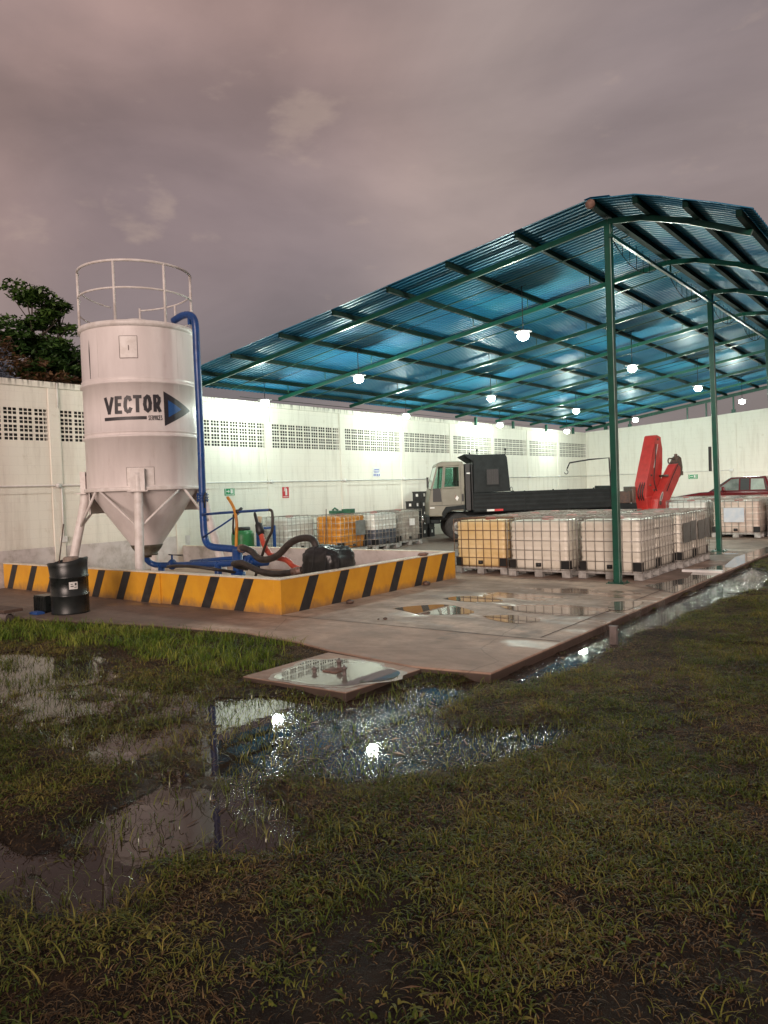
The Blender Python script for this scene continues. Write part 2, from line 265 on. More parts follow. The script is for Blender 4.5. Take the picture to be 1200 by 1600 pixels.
def roof_mat():
    m, nt, b = newmat('blue_roof_metal'); N = nt.nodes; L = nt.links
    tc = N.new('ShaderNodeTexCoord'); sp = N.new('ShaderNodeSeparateXYZ'); L.new(tc.outputs['Object'], sp.inputs[0])
    # each sheet is about a metre wide along Y and five metres long: tone changes from sheet to sheet
    dv = N.new('ShaderNodeMath'); dv.operation = 'DIVIDE'; L.new(sp.outputs[1], dv.inputs[0]); dv.inputs[1].default_value = 1.0
    fl = N.new('ShaderNodeMath'); fl.operation = 'FLOOR'; L.new(dv.outputs[0], fl.inputs[0])
    dx = N.new('ShaderNodeMath'); dx.operation = 'DIVIDE'; L.new(sp.outputs[0], dx.inputs[0]); dx.inputs[1].default_value = 3.9
    fx = N.new('ShaderNodeMath'); fx.operation = 'FLOOR'; L.new(dx.outputs[0], fx.inputs[0])
    cb = N.new('ShaderNodeCombineXYZ'); L.new(fl.outputs[0], cb.inputs[0]); L.new(fx.outputs[0], cb.inputs[1])
    wn = N.new('ShaderNodeTexWhiteNoise'); wn.noise_dimensions = '2D'; L.new(cb.outputs[0], wn.inputs[0])
    n = N.new('ShaderNodeTexNoise'); n.inputs['Scale'].default_value = .8; n.inputs['Detail'].default_value = 5; L.new(tc.outputs['Object'], n.inputs[0])
    am = N.new('ShaderNodeMath'); am.operation = 'MULTIPLY_ADD'; L.new(wn.outputs[0], am.inputs[0]); am.inputs[1].default_value = .6; L.new(n.outputs[0], am.inputs[2])
    r = N.new('ShaderNodeMapRange'); r.inputs[1].default_value = .3; r.inputs[2].default_value = 1.2; L.new(am.outputs[0], r.inputs[0])
    mx = N.new('ShaderNodeMixRGB'); L.new(r.outputs[0], mx.inputs[0]); mx.inputs[1].default_value = (.012, .135, .290, 1); mx.inputs[2].default_value = (.026, .200, .315, 1)
    L.new(mx.outputs[0], b.inputs['Base Color']); b.inputs['Metallic'].default_value = .12; b.inputs['Roughness'].default_value = .5; b.inputs['Specular IOR Level'].default_value = .3
    return m
def bund_mat():
    m = M('yellow_bund_paint', (.68, .345, .024), (.60, .285, .020), rough=.5, scale=2.5, bump=.12, bscale=25)
    nt = m.node_tree; N = nt.nodes; L = nt.links; b = N['Principled BSDF']; src = b.inputs['Base Color'].links[0].from_socket
    tc = N.new('ShaderNodeTexCoord'); sp = N.new('ShaderNodeSeparateXYZ'); L.new(tc.outputs['Object'], sp.inputs[0])
    def nz(sc, st, rg=.65):
        mp = N.new('ShaderNodeMapping'); mp.inputs['Scale'].default_value = st; L.new(tc.outputs['Object'], mp.inputs[0]); n = N.new('ShaderNodeTexNoise'); n.inputs['Scale'].default_value = sc; n.inputs['Detail'].default_value = 8; n.inputs['Roughness'].default_value = rg; L.new(mp.outputs[0], n.inputs[0]); return n.outputs[0]
    def rr_(x, a, c, lo=0, hi=1): r = N.new('ShaderNodeMapRange'); r.inputs[1].default_value = a; r.inputs[2].default_value = c; r.inputs[3].default_value = lo; r.inputs[4].default_value = hi; L.new(x, r.inputs[0]); return r.outputs[0]
    z = N.new('ShaderNodeMath'); z.operation = 'MULTIPLY_ADD'; L.new(nz(7, (1, 1, .6)), z.inputs[0]); z.inputs[1].default_value = -.30; L.new(sp.outputs[2], z.inputs[2])
    m1 = N.new('ShaderNodeMixRGB'); L.new(rr_(z.outputs[0], .0, -.14, 0, .75), m1.inputs[0]); L.new(src, m1.inputs[1]); m1.inputs[2].default_value = (.20, .12, .075, 1)
    m2 = N.new('ShaderNodeMixRGB'); L.new(rr_(nz(3.2, (3, 3, .5)), .60, .78, 0, .45), m2.inputs[0]); L.new(m1.outputs[0], m2.inputs[1]); m2.inputs[2].default_value = (.36, .22, .07, 1)
    m3 = N.new('ShaderNodeMixRGB'); L.new(rr_(nz(14, (1, 1, 1), .75), .66, .72, 0, .8), m3.inputs[0]); L.new(m2.outputs[0], m3.inputs[1]); m3.inputs[2].default_value = (.48, .42, .33, 1)
    L.new(m3.outputs[0], b.inputs['Base Color']); return m
MT = dict(
    wall=wall_mat('painted_block_wall', (.80, .78, .70), (.55, .52, .45)),
    wall2=wall_mat('far_wall_paint', (.74, .73, .66), (.55, .52, .45), False),
    ventshade=M('vent_hole_shade', (.02, .02, .018), rough=.9),  # near-black tone that paints the shade inside the vent holes
    lilac=M('pale_bund_paint', (.62, .58, .57), (.50, .46, .44), rough=.6, scale=3, bump=.15, dirt=(.30, .27, .24)),
    yellow=bund_mat(),
    black=M('black_stripe_paint', (.018, .018, .02), (.03, .03, .03), rough=.5, scale=8),
    coping=M('bund_coping_paint', (.74, .68, .55), (.55, .50, .42), rough=.6, scale=9, bump=.2),
    silo=M('silo_white_paint', (.72, .665, .65), (.65, .595, .58), rough=.42, scale=1.6, bump=.03, bscale=12, stretch=(2.2, 2.2, .5), dirt=(.42, .35, .31), dscale=2.4, dlo=.58, dhi=.88),
    silow=M('silo_frame_paint', (.72, .68, .66), (.60, .55, .52), rough=.45, scale=6, dirt=(.40, .33, .29), dscale=4, dlo=.58, dhi=.8),
    line=M('seam_shadow_grime', (.20, .16, .15), rough=.7),  # plain dark tone for the hatch and plate outlines
    letter=M('black_lettering', (.022, .020, .026), (.035, .03, .035), rough=.5, scale=20),
    lblue=M('blue_lettering', (.02, .10, .32), rough=.5),
    grime=M('oily_outlet_steel', (.055, .045, .03), (.10, .085, .06), rough=.5, scale=12, bump=.3),
    blue=M('blue_pipe_paint', (.012, .062, .235), (.010, .045, .17), rough=.34, scale=5, rvar=.1, bump=.05, dirt=(.03, .035, .05), dscale=6, dlo=.6, dhi=.8),
    hose=M('black_hose_rubber', (.020, .017, .015), (.045, .036, .030), rough=.42, scale=10, rvar=.15, bump=.2),
    clamp=M('rusty_hose_clamp', (.16, .075, .045), (.25, .20, .18), rough=.5, metal=.4, scale=30),
    redhose=M('red_hose_rubber', (.48, .075, .035), (.36, .05, .03), rough=.4, scale=8, bump=.1),
    orange=M('orange_hose', (.60, .27, .03), (.38, .15, .02), rough=.4, scale=5),
    tarp=M('black_plastic_sheet', (.010, .010, .010), (.02, .02, .02), rough=.34, scale=3, bump=.6, bscale=5),
    drum=M('black_drum_steel', (.008, .010, .010), (.016, .020, .020), rough=.32, scale=3, rvar=.12, bump=.05, bscale=8),
    drumin=M('drum_inner_rust', (.10, .085, .075), (.05, .035, .03), rough=.7, scale=8),
    paper=M('white_label_paper', (.72, .72, .70), (.62, .62, .60), rough=.6, scale=12),
    ink=M('label_ink', (.03, .03, .035), rough=.7),
    pallet=M('galvanised_pallet_steel', (.52, .52, .50), (.34, .33, .31), rough=.45, metal=.45, scale=8, bump=.05),
    cage=M('galvanised_cage_tube', (.36, .34, .31), (.24, .22, .19), rough=.42, metal=.4, scale=20),
    rcage=M('rusty_cage_tube', (.19, .10, .06), (.13, .08, .05), rough=.6, metal=.3, scale=20),
    guard=M('black_corner_guard', (.012, .013, .014), rough=.45),
    lidred=M('red_tote_cap', (.55, .03, .035), rough=.45),
    bottle=M('cream_plastic_tank', (.74, .715, .625), (.66, .63, .54), rough=.38, scale=2, bump=.05, bscale=5, dirt=(.42, .34, .24), dlo=.55, dhi=.9),
    bottley=M('amber_plastic_tank', (.76, .60, .33), (.70, .52, .24), rough=.38, scale=2.2, bump=.06, bscale=5, dirt=(.42, .22, .05), dlo=.5, dhi=.9),
    bottleo=M('orange_plastic_tank', (.62, .27, .035), (.42, .16, .02), rough=.35, scale=2.5, bump=.1, bscale=4, dirt=(.25, .10, .02), dlo=.5, dhi=.75),
    bottlew=M('white_plastic_tank', (.68, .70, .66), (.58, .60, .56), rough=.35, scale=2, bump=.06, bscale=5, dirt=(.42, .43, .40), dlo=.55, dhi=.9),
    bottleg=M('grey_stained_tank', (.40, .38, .33), (.28, .26, .23), rough=.4, scale=3, bump=.06, bscale=5, dirt=(.16, .15, .13), dlo=.5, dhi=.8),
    dark=M('dark_liquid_tank', (.055, .065, .085), (.09, .10, .12), rough=.3, scale=4),
    plate=M('grey_steel_plate', (.26, .28, .27), (.20, .21, .20), rough=.4, metal=.5, scale=6),
    bluel=M('pale_blue_label', (.46, .54, .62), (.56, .60, .64), rough=.5, scale=6),
    green=M('green_frame_paint', (.010, .085, .055), (.008, .060, .042), rough=.34, scale=4, rvar=.08, dirt=(.02, .05, .035), dscale=5, dlo=.6, dhi=.8),
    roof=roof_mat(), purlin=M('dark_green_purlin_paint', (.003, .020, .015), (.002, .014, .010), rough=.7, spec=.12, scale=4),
    lampmetal=M('lamp_housing', (.55, .55, .55), rough=.4, metal=.6),
    bulb=emis('led_bulb_glow', (.90, 1.0, .93), 60.0),
    cab=M('beige_truck_paint', (.175, .168, .128), (.145, .138, .105), rough=.38, scale=2.5, bump=.02, dirt=(.20, .17, .13), dscale=3, dlo=.52, dhi=.8),
    bed=M('black_truck_steel', (.009, .012, .013), (.016, .020, .021), rough=.62, spec=.22, scale=3, bump=.08, dirt=(.035, .034, .030), dscale=4, dlo=.60, dhi=.85),
    rubber=M('tyre_rubber', (.02, .02, .02), (.035, .032, .03), rough=.8, scale=15, bump=.2),
    rim=M('wheel_steel', (.35, .35, .33), (.20, .19, .17), rough=.45, metal=.5, scale=8),
    crane=M('red_crane_paint', (.50, .045, .038), (.40, .032, .028), rough=.38, scale=3, rvar=.08, dirt=(.22, .04, .03), dscale=4, dlo=.56, dhi=.82),
    craned=M('dark_greasy_steel', (.06, .045, .04), (.12, .07, .05), rough=.5, scale=10),
    pickup=M('maroon_car_paint', (.115, .006, .009), (.09, .005, .007), rough=.22, scale=3, coat=.6),
    chrome=M('dull_chrome', (.55, .55, .55), rough=.2, metal=.9),
    signg=M('green_sign', (.015, .32, .12), rough=.5), signr=M('red_sign', (.58, .03, .04), rough=.5), white=M('sign_white', (.78, .78, .76), rough=.5), signb=M('blue_print', (.12, .18, .55), rough=.6),
    crate=M('black_plastic_crate', (.012, .013, .015), (.02, .02, .022), rough=.45, scale=10),
    barrelg=M('green_plastic_barrel', (.035, .22, .07), (.025, .16, .05), rough=.35, scale=5),
    wood=M('weathered_plank', (.12, .075, .055), (.07, .045, .035), rough=.7, scale=4, stretch=(1, 8, 8), bump=.3),
    pipegrey=M('grey_clay_pipe', (.17, .14, .13), (.11, .09, .08), rough=.6, scale=9, bump=.2),
    rock=M('brown_stone', (.22, .13, .10), (.14, .08, .06), rough=.75, scale=14, bump=.5),
    cloth=M('dirty_rag', (.30, .24, .20), (.18, .14, .12), rough=.85, scale=12, bump=.5),
    greenbox=M('dark_green_metal', (.03, .12, .07), (.02, .08, .05), rough=.5, scale=8),
    wet=concrete_mat(), soil=ground_mat(), water=water_mat('muddy_water', rough_water=True), padwater=water_mat('shallow_rain_film', (.20, .19, .165), .02, 2.0),
    bark=M('tree_bark', (.09, .065, .05), (.05, .04, .03), rough=.85, scale=8, bump=.4),
    trim=M('black_trim', (.015, .016, .017), rough=.5),
    bluep=M('blue_tool_plastic', (.03, .10, .34), rough=.45),
    winmid=M('dim_car_glass', (.10, .12, .11), (.20, .23, .21), rough=.12, scale=2.5), winpale=M('pale_car_glass', (.34, .40, .36), rough=.12),
    amberl=emis('dim_lamp_lens', (.75, .55, .35), 0.0),
)
def glass_mat():
    m, nt, b = newmat('tinted_window_glass'); N = nt.nodes; L = nt.links
    tr = N.new('ShaderNodeBsdfTransparent'); tr.inputs[0].default_value = (.55, .74, .68, 1)
    gl = N.new('ShaderNodeBsdfGlossy'); gl.inputs['Roughness'].default_value = .03; gl.inputs[0].default_value = (.8, .9, .88, 1)
    fr = N.new('ShaderNodeFresnel'); fr.inputs[0].default_value = 1.6; mx = N.new('ShaderNodeMixShader')
    L.new(fr.outputs[0], mx.inputs[0]); L.new(tr.outputs[0], mx.inputs[1]); L.new(gl.outputs[0], mx.inputs[2]); L.new(mx.outputs[0], N['Material Output'].inputs[0]); return m
MT['glass'] = glass_mat()
def leaf_mat(name, a, b_):
    m, nt, b = newmat(name); N = nt.nodes; L = nt.links
    g = N.new('ShaderNodeNewGeometry'); mx = N.new('ShaderNodeMixRGB'); L.new(g.outputs['Random Per Island'], mx.inputs[0])
    mx.inputs[1].default_value = (*a, 1); mx.inputs[2].default_value = (*b_, 1); L.new(mx.outputs[0], b.inputs['Base Color']); b.inputs['Roughness'].default_value = .5; return m
MT['leafdark'] = leaf_mat('dark_leaves', (.020, .055, .012), (.060, .125, .025))
MT['leafmid'] = leaf_mat('mid_green_leaves', (.030, .080, .014), (.085, .155, .03))
MT['leafbrown'] = leaf_mat('dry_brown_leaves', (.085, .040, .018), (.15, .085, .035))
MT['leafgrey'] = leaf_mat('grey_blue_leaves', (.12, .14, .19), (.22, .24, .30))
# ------------------------------------------------------------------ object helpers
def tag(o, label=None, cat=None, group=None, kind=None):
    if label: o['label'] = label
    if cat: o['category'] = cat
    if group: o['group'] = group
    if kind: o['kind'] = kind
    return o
ORG = {}
def empty(name, loc, label, cat, group=None, rz=0, lin=True):
    o = bpy.data.objects.new(name, None); o.location = loc; o.rotation_euler = (0, 0, rz); o.empty_display_size = .2
    col.objects.link(o); tag(o, label, cat, group); ORG[o.name] = Vector(loc) if lin else Vector((0, 0, 0)); return o
class MB:
    def __init__(s): s.v = []; s.f = []; s.sm = []; s.mi = []; s.cur = 0
    def add(s, vs, fs, smooth=False):
        b = len(s.v); s.v += [tuple(map(float, q)) for q in vs]
        for f in fs: s.f.append([b+i for i in f]); s.sm.append(smooth); s.mi.append(s.cur)
    def box(s, x0, x1, y0, y1, z0, z1):
        s.add([(x0, y0, z0), (x1, y0, z0), (x1, y1, z0), (x0, y1, z0), (x0, y0, z1), (x1, y0, z1), (x1, y1, z1), (x0, y1, z1)],
              [(0, 3, 2, 1), (4, 5, 6, 7), (0, 1, 5, 4), (1, 2, 6, 5), (2, 3, 7, 6), (3, 0, 4, 7)]); return s
    def bar(s, a, b, w, h, up=(0, 0, 1)):
        a = Vector(a); b = Vector(b); d = (b-a).normalized(); u = Vector(up); sd = d.cross(u)
        if sd.length < 1e-4: sd = d.cross(Vector((1, 0, 0)))
        sd.normalize(); u = sd.cross(d)
        vs = [p+sd*(i*w/2)+u*(j*h/2) for p in (a, b) for i, j in ((-1, -1), (1, -1), (1, 1), (-1, 1))]
        s.add(vs, [(0, 3, 2, 1), (4, 5, 6, 7), (0, 1, 5, 4), (1, 2, 6, 5), (2, 3, 7, 6), (3, 0, 4, 7)]); return s
    def tube(s, pts, r, n=12, cap=True, closed=False):
        pts = [Vector(p) for p in pts]; m = len(pts); rs = r if isinstance(r, (list, tuple)) else [r]*m
        rings = []; pu = None
        for i, p in enumerate(pts):
            if closed: t = pts[(i+1) % m]-pts[i-1]
            else: t = (pts[min(i+1, m-1)]-pts[max(i-1, 0)])
            t.normalize()
            if pu is None: pu = t.cross(Vector((0, 0, 1)) if abs(t.z) < .9 else Vector((1, 0, 0))).normalized()
            pu = (pu-t*pu.dot(t)).normalized(); w = t.cross(pu)
            rings.append([p+(pu*math.cos(2*math.pi*k/n)+w*math.sin(2*math.pi*k/n))*rs[i] for k in range(n)])
        vs = [q for rg in rings for q in rg]; fs = []
        for i in range(m if closed else m-1):
            j = (i+1) % m
            for k in range(n): fs.append((i*n+k, i*n+(k+1) % n, j*n+(k+1) % n, j*n+k))
        b = len(s.v); s.add(vs, fs, True)
        if cap and not closed:
            s.f.append([b+k for k in range(n)][::-1]); s.sm.append(False); s.mi.append(s.cur); s.f.append([b+(m-1)*n+k for k in range(n)]); s.sm.append(False); s.mi.append(s.cur)
        return s
    def lathe(s, prof, c=(0, 0), n=48, cap=True):
        vs = []; m = len(prof)
        for (r, z) in prof:
            for k in range(n): a = 2*math.pi*k/n; vs.append((c[0]+r*math.cos(a), c[1]+r*math.sin(a), z))
        fs = [(i*n+k, i*n+(k+1) % n, (i+1)*n+(k+1) % n, (i+1)*n+k) for i in range(m-1) for k in range(n)]
        b = len(s.v); s.add(vs, fs, True)
        if cap:
            for i in (0, m-1):
                s.f.append([b+i*n+k for k in range(n)]); s.sm.append(False); s.mi.append(s.cur)
        return s
    def prism(s, poly, fn0, fn1):
        """poly of 2D points; fn0/fn1 map (a,b) to 3D for the two faces"""
        n = len(poly); vs = [fn0(*p) for p in poly]+[fn1(*p) for p in poly]
        fs = [list(range(n))[::-1], list(range(n, 2*n))]+[(i, (i+1) % n, n+(i+1) % n, n+i) for i in range(n)]
        s.add(vs, fs); return s
    def build(s, name, mat, parent=None, bevel=0, seg=2, solid=0):
        org = Vector((0, 0, 0)); p = parent
        while p is not None:
            if p.name in ORG: org = ORG[p.name]; break
            p = p.parent
        me = bpy.data.meshes.new(name); me.from_pydata([(x-org.x, y-org.y, z-org.z) for x, y, z in s.v], [], s.f)
        for m in (mat if isinstance(mat, (list, tuple)) else [mat]): me.materials.append(MT[m] if isinstance(m, str) else m)
        me.polygons.foreach_set('use_smooth', s.sm)
        if any(s.mi): me.polygons.foreach_set('material_index', s.mi)
        me.update()
        o = bpy.data.objects.new(name, me); col.objects.link(o)
        if parent is not None: o.parent = parent
        if solid: md = o.modifiers.new('s', 'SOLIDIFY'); md.thickness = solid
        if bevel: md = o.modifiers.new('b', 'BEVEL'); md.width = bevel; md.segments = seg; md.limit_method = 'ANGLE'; md.angle_limit = R(40)
        return o
def copy_tree(o, parent=None):
    c = o.copy(); col.objects.link(c)
    if parent is not None: c.parent = parent
    for ch in list(o.children): copy_tree(ch, c)
    return c
def smooth_path(pts, k=5):
    pts = [Vector(p) for p in pts]; out = []
    for i in range(len(pts)-1):
        p0 = pts[max(i-1, 0)]; p1 = pts[i]; p2 = pts[i+1]; p3 = pts[min(i+2, len(pts)-1)]
        for j in range(k):
            t = j/k; out.append(.5*((2*p1)+(p2-p0)*t+(2*p0-5*p1+4*p2-p3)*t*t+(3*p1-p0-3*p2+p3)*t**3))
    out.append(pts[-1]); return out
# ------------------------------------------------------------------ ground
def inpoly(px, py, poly):
    c = np.zeros(px.shape, bool); n = len(poly)
    for i in range(n):
        x1, y1 = poly[i]; x2, y2 = poly[(i+1) % n]
        if y1 == y2: continue
        c ^= ((y1 > py) != (y2 > py)) & (px < (x2-x1)*(py-y1)/(y2-y1)+x1)
    return c
def fbm(x, y, scale, seed, octv=4):
    out = np.zeros(x.shape); amp = 1; tot = 0
    for o in range(octv):
        r_ = np.random.default_rng(seed+o); G = r_.random((256, 256))
        u = x*scale*2**o+1000.3; v = y*scale*2**o+1000.7
        i = np.floor(u).astype(int); j = np.floor(v).astype(int); fu = u-i; fv = v-j
        fu = fu*fu*(3-2*fu); fv = fv*fv*(3-2*fv); i0 = i % 256; i1 = (i+1) % 256; j0 = j % 256; j1 = (j+1) % 256
        out += amp*((G[i0, j0]*(1-fu)+G[i1, j0]*fu)*(1-fv)+(G[i0, j1]*(1-fu)+G[i1, j1]*fu)*fv); tot += amp; amp *= .5
    return out/tot
PUD = dict(
 A=[(-5.7, 4.72), (-5.34, 4.92), (-4.42, 5.13), (-4.32, 5.76), (-3.78, 6.53), (-3.47, 6.48), (-3.62, 5.87), (-3.5, 5.3), (-3.06, 4.97), (-2.58, 5.52), (-2.14, 5.6), (-2.29, 5.0), (-2.67, 4.4), (-2.82, 3.73), (-3.34, 3.6), (-3.6, 3.32), (-4.2, 3.45), (-5.0, 4.0)],
 B1=[(-4.3, 3.25), (-3.58, 3.3), (-2.88, 2.98), (-2.81, 2.72), (-3.15, 2.5), (-3.58, 2.26), (-4.1, 2.38), (-4.1, 2.8)],
 B2=[(-4.6, 2.05), (-3.8, 2.25), (-3.3, 2.30), (-3.05, 2.05), (-3.25, 1.85), (-3.7, 1.75), (-4.3, 1.75)],
 B3=[(-10.5, 4.5), (-8.96, 5.0), (-8.09, 5.14), (-7.22, 4.58), (-7.4, 3.97), (-7.4, 3.3), (-9.5, 3.3)],
 C=[(-3.8, 6.2), (-3.63, 8.64), (-3.64, 12.03), (-3.64, 17.45), (-2.7, 15.5), (-3.05, 10.63), (-3.13, 8.47), (-3.18, 7.39), (-3.2, 6.3)])
B4 = [(-8.5, 3.6), (-6.67, 4.54), (-5.73, 4.7), (-4.24, 3.45), (-4.09, 3.0), (-5.27, 3.0), (-7.2, 2.9)]
TALL = [(-12.2, 5.45), (-12.4, 6.1), (-11.2, 6.0), (-9.33, 6.5), (-7.6, 6.7), (-6.45, 6.5), (-5.85, 5.55), (-6.2, 4.9), (-8.35, 5.45), (-9.68, 5.2), (-10.6, 4.9)]
def pud_mask(X, Y, names, wob=.22):
    wx = X+(fbm(X, Y, 1.6, 11)-.5)*wob*2.4; wy = Y+(fbm(X, Y, 1.6, 31)-.5)*wob*2.4; m = np.zeros(X.shape, bool)
    for n_ in names: m |= inpoly(wx, wy, PUD[n_])
    return m
def soft(m, it=2):
    m = m.astype(float)
    for _ in range(it):
        m[1:-1, 1:-1] = (m[1:-1, 1:-1]*2+m[:-2, 1:-1]+m[2:, 1:-1]+m[1:-1, :-2]+m[1:-1, 2:])/6
    return m
xs = np.concatenate([[-700, -300, -120, -60, -40, -28, -20, -16], np.arange(-12.6, 3.01, .055), [3.6, 4.5, 6, 9, 14, 25, 50, 120, 300, 700]])
ys = np.concatenate([[-700, -300, -100, -40, -15, -6, -2.5, -1], np.arange(0.0, 20.01, .06), [20.6, 21.5, 23, 26, 30, 36, 42, 60, 120, 300, 700]])
GX, GY = np.meshgrid(xs, ys, indexing='ij')
def terrain():
    X, Y = GX, GY
    h = -.055+(fbm(X, Y, .7, 3)-.5)*.045+(fbm(X, Y, 5, 5)-.5)*.035
    near = ((X > -13) & (X < 3.2) & (Y > -.5) & (Y < 20.3)).astype(float)
    m = soft(pud_mask(X, Y, ['A', 'B1', 'B2', 'B3', 'C']), 3)*near
    hp = -.120+(fbm(X, Y, 6, 15)-.5)*.075
    h = h*(1-m)+hp*m
    m4 = soft(inpoly(X+(fbm(X, Y, 1.5, 51)-.5)*.5, Y, B4), 3)*near
    h4 = -.104+(fbm(X, Y, 4.5, 25)-.5)*.08
    h = h*(1-m4*(1-m))+h4*m4*(1-m)
    h = np.where((X > -2.9) & (Y > 9), h+np.clip((X+2.9)*.03, 0, .12), h)
    return h
GZ = terrain()
def grid_mesh(name, X, Y, Z, mat, keep=None):
    nx, ny = X.shape; idx = np.arange(nx*ny).reshape(nx, ny)
    q = np.stack([idx[:-1, :-1], idx[1:, :-1], idx[1:, 1:], idx[:-1, 1:]], -1).reshape(-1, 4)
    if keep is not None: q = q[keep[:-1, :-1].reshape(-1)]
    me = bpy.data.meshes.new(name); V = np.stack([X, Y, Z], -1).reshape(-1, 3)
    me.vertices.add(len(V)); me.vertices.foreach_set('co', V.reshape(-1).astype(np.float32))
    me.loops.add(q.size); me.loops.foreach_set('vertex_index', q.reshape(-1).astype(np.int32))
    me.polygons.add(len(q)); me.polygons.foreach_set('loop_start', np.arange(0, q.size, 4, dtype=np.int32)); me.polygons.foreach_set('loop_total', np.full(len(q), 4, np.int32))
    me.polygons.foreach_set('use_smooth', np.ones(len(q), bool)); me.update(calc_edges=True); me.validate()
    if mat: me.materials.append(MT[mat])
    o = bpy.data.objects.new(name, me); col.objects.link(o); return o
ground = grid_mesh('ground', GX, GY, GZ, 'soil'); tag(ground, kind='structure')
# standing rain water in the low ground
wm = MB(); wm.add([(-12.4, .4, -.1), (-1.2, .4, -.1), (-1.2, 19.6, -.1), (-12.4, 19.6, -.1)], [(0, 1, 2, 3)]); tag(wm.build('puddle_water', 'water'), kind='structure')
# concrete slab
SL = [(-3.63, 6.35), (-3.63, 39.5), (-16.25, 39.5), (-16.25, 5.3), (-14, 5.45), (-11.6, 6.0), (-10.4, 6.22), (-9.3, 6.5), (-8.4, 6.62), (-7.5, 6.74), (-6.9, 6.66), (-6.4, 6.60), (-5.75, 6.42), (-5.0, 6.30), (-4.44, 6.22)]
s_ = MB(); s_.prism(SL, lambda a, b: (a, b, -.35), lambda a, b: (a, b, 0)); slab = s_.build('concrete_slab', 'wet', bevel=.010); tag(slab, kind='structure')
# joints between the pours: thin recess lines filled with grime
j = MB()
for (a, b) in (((-8.0, 7.93), (-3.66, 7.99)), ((-3.95, 8.1), (-3.86, 39.3)), ((-7.9, 13.1), (-3.66, 13.1)), ((-7.9, 18.0), (-3.66, 18.0)), ((-16.1, 24.0), (-3.66, 24.0)), ((-16.1, 31.0), (-3.66, 31.0))):
    d = Vector((b[0]-a[0], b[1]-a[1])).normalized(); n_ = Vector((-d.y, d.x))*.009; k = 30; vs = []
    for i in range(k+1):
        p = Vector(a).lerp(Vector(b), i/k)+n_*random.uniform(-.5, .5); vs += [(p.x+n_.x, p.y+n_.y, .004), (p.x-n_.x, p.y-n_.y, .004)]
    j.add(vs, [(2*i, 2*i+1, 2*i+3, 2*i+2) for i in range(k)])
tag(j.build('slab_joints', M('joint_grime', (.07, .045, .035), rough=.8)), kind='structure')
# low inspection pad with its film of rain water
pad = empty('inspection_pad', (-5.05, 5.75, 0), 'small square concrete pad at the slab edge with three pipe stubs in a rain film', 'concrete pad')
p_ = MB(); PADP = [(-5.72, 5.10), (-4.42, 5.14), (-4.34, 6.20), (-5.70, 6.36)]
p_.prism(PADP, lambda a, b: (a, b, -.30), lambda a, b: (a, b, -.012)); p_.build('pad_block', 'wet', pad, bevel=.006)
fm = MB(); cx, cy = -4.99, 5.68; pts = []
for k in range(56):
    a = 2*math.pi*k/56; q = 1+.07*math.sin(3*a+1)+.05*math.sin(5*a)+.03*math.sin(9*a+2)
    ca, sa = math.cos(a), math.sin(a); pw = .9
    pts.append((cx+.60*q*math.copysign(abs(ca)**pw, ca), cy+.50*q*math.copysign(abs(sa)**pw, sa), -.006))
fm.add(pts, [list(range(56))]); fm.build('rain_film', 'padwater', pad)
rim = MB(); vs = []
for i_, (x, y, z) in enumerate(pts):
    a = .06+.02*math.sin(i_*1.7); vs += [(x, y, -.0085), (x+(x-cx)*a*1.6, y+(y-cy)*a*1.6, -.0085)]
rim.add(vs, [(2*i, 2*i+1, (2*i+3) % 112, (2*i+2) % 112) for i in range(56)]); rim.build('lime_rim', M('pale_lime_crust', (.50, .47, .40), (.36, .32, .27), rough=.5, scale=25, bump=.3), pad)
st = MB(); st.box(-5.13, -4.95, 5.62, 5.78, -.004, .006); st.build('rusty_cover', 'rock', pad)
for (x, y, h) in ((-5.17, 5.55, .05), (-5.06, 5.80, .10), (-4.84, 5.62, .09)):
    st = MB(); st.lathe([(.022, -.006), (.022, h*.6), (.03, h*.6), (.03, h*.8), (.012, h*.8), (.012, h)], (x, y), 12); st.build('pipe_stub', 'pipegrey', pad)
# ------------------------------------------------------------------ grass
dens = fbm(GX, GY, .8, 71, 5); dens2 = fbm(GX, GY, 3.0, 91, 3)
lush = np.clip((dens-.40)/.16, .16, 1)*np.clip((dens2-.28)/.24, .25, 1)
pm = soft(pud_mask(GX, GY, ['A', 'B1', 'B2', 'B3'], .25), 2); pc = soft(pud_mask(GX, GY, ['C'], .1), 1)
m4 = soft(inpoly(GX, GY, B4), 2)
spr = np.clip((fbm(GX, GY, 1.7, 141, 4)-.44)/.12, 0, 1)
pA = soft(pud_mask(GX, GY, ['A'], .25), 2)
gd = lush*(1-.94*pm)*(1-.97*pc)*(1-.45*m4)
inslab = inpoly(GX, GY, [(a+(-.03 if a > -4 else 0), b+.04) for a, b in SL])
inpad = inpoly(GX, GY, [(-5.80, 5.04), (-4.36, 5.08), (-4.28, 6.4), (-5.78, 6.45)])
gd = np.where(inslab | inpad, 0, gd)
tall = soft(inpoly(GX+(fbm(GX, GY, 2, 5)-.5)*.5, GY+(fbm(GX, GY, 2, 8)-.5)*.5, TALL), 1)*np.where(inslab | inpad, 0, 1)
tufts = bpy.data.collections.new('tuft_sources')
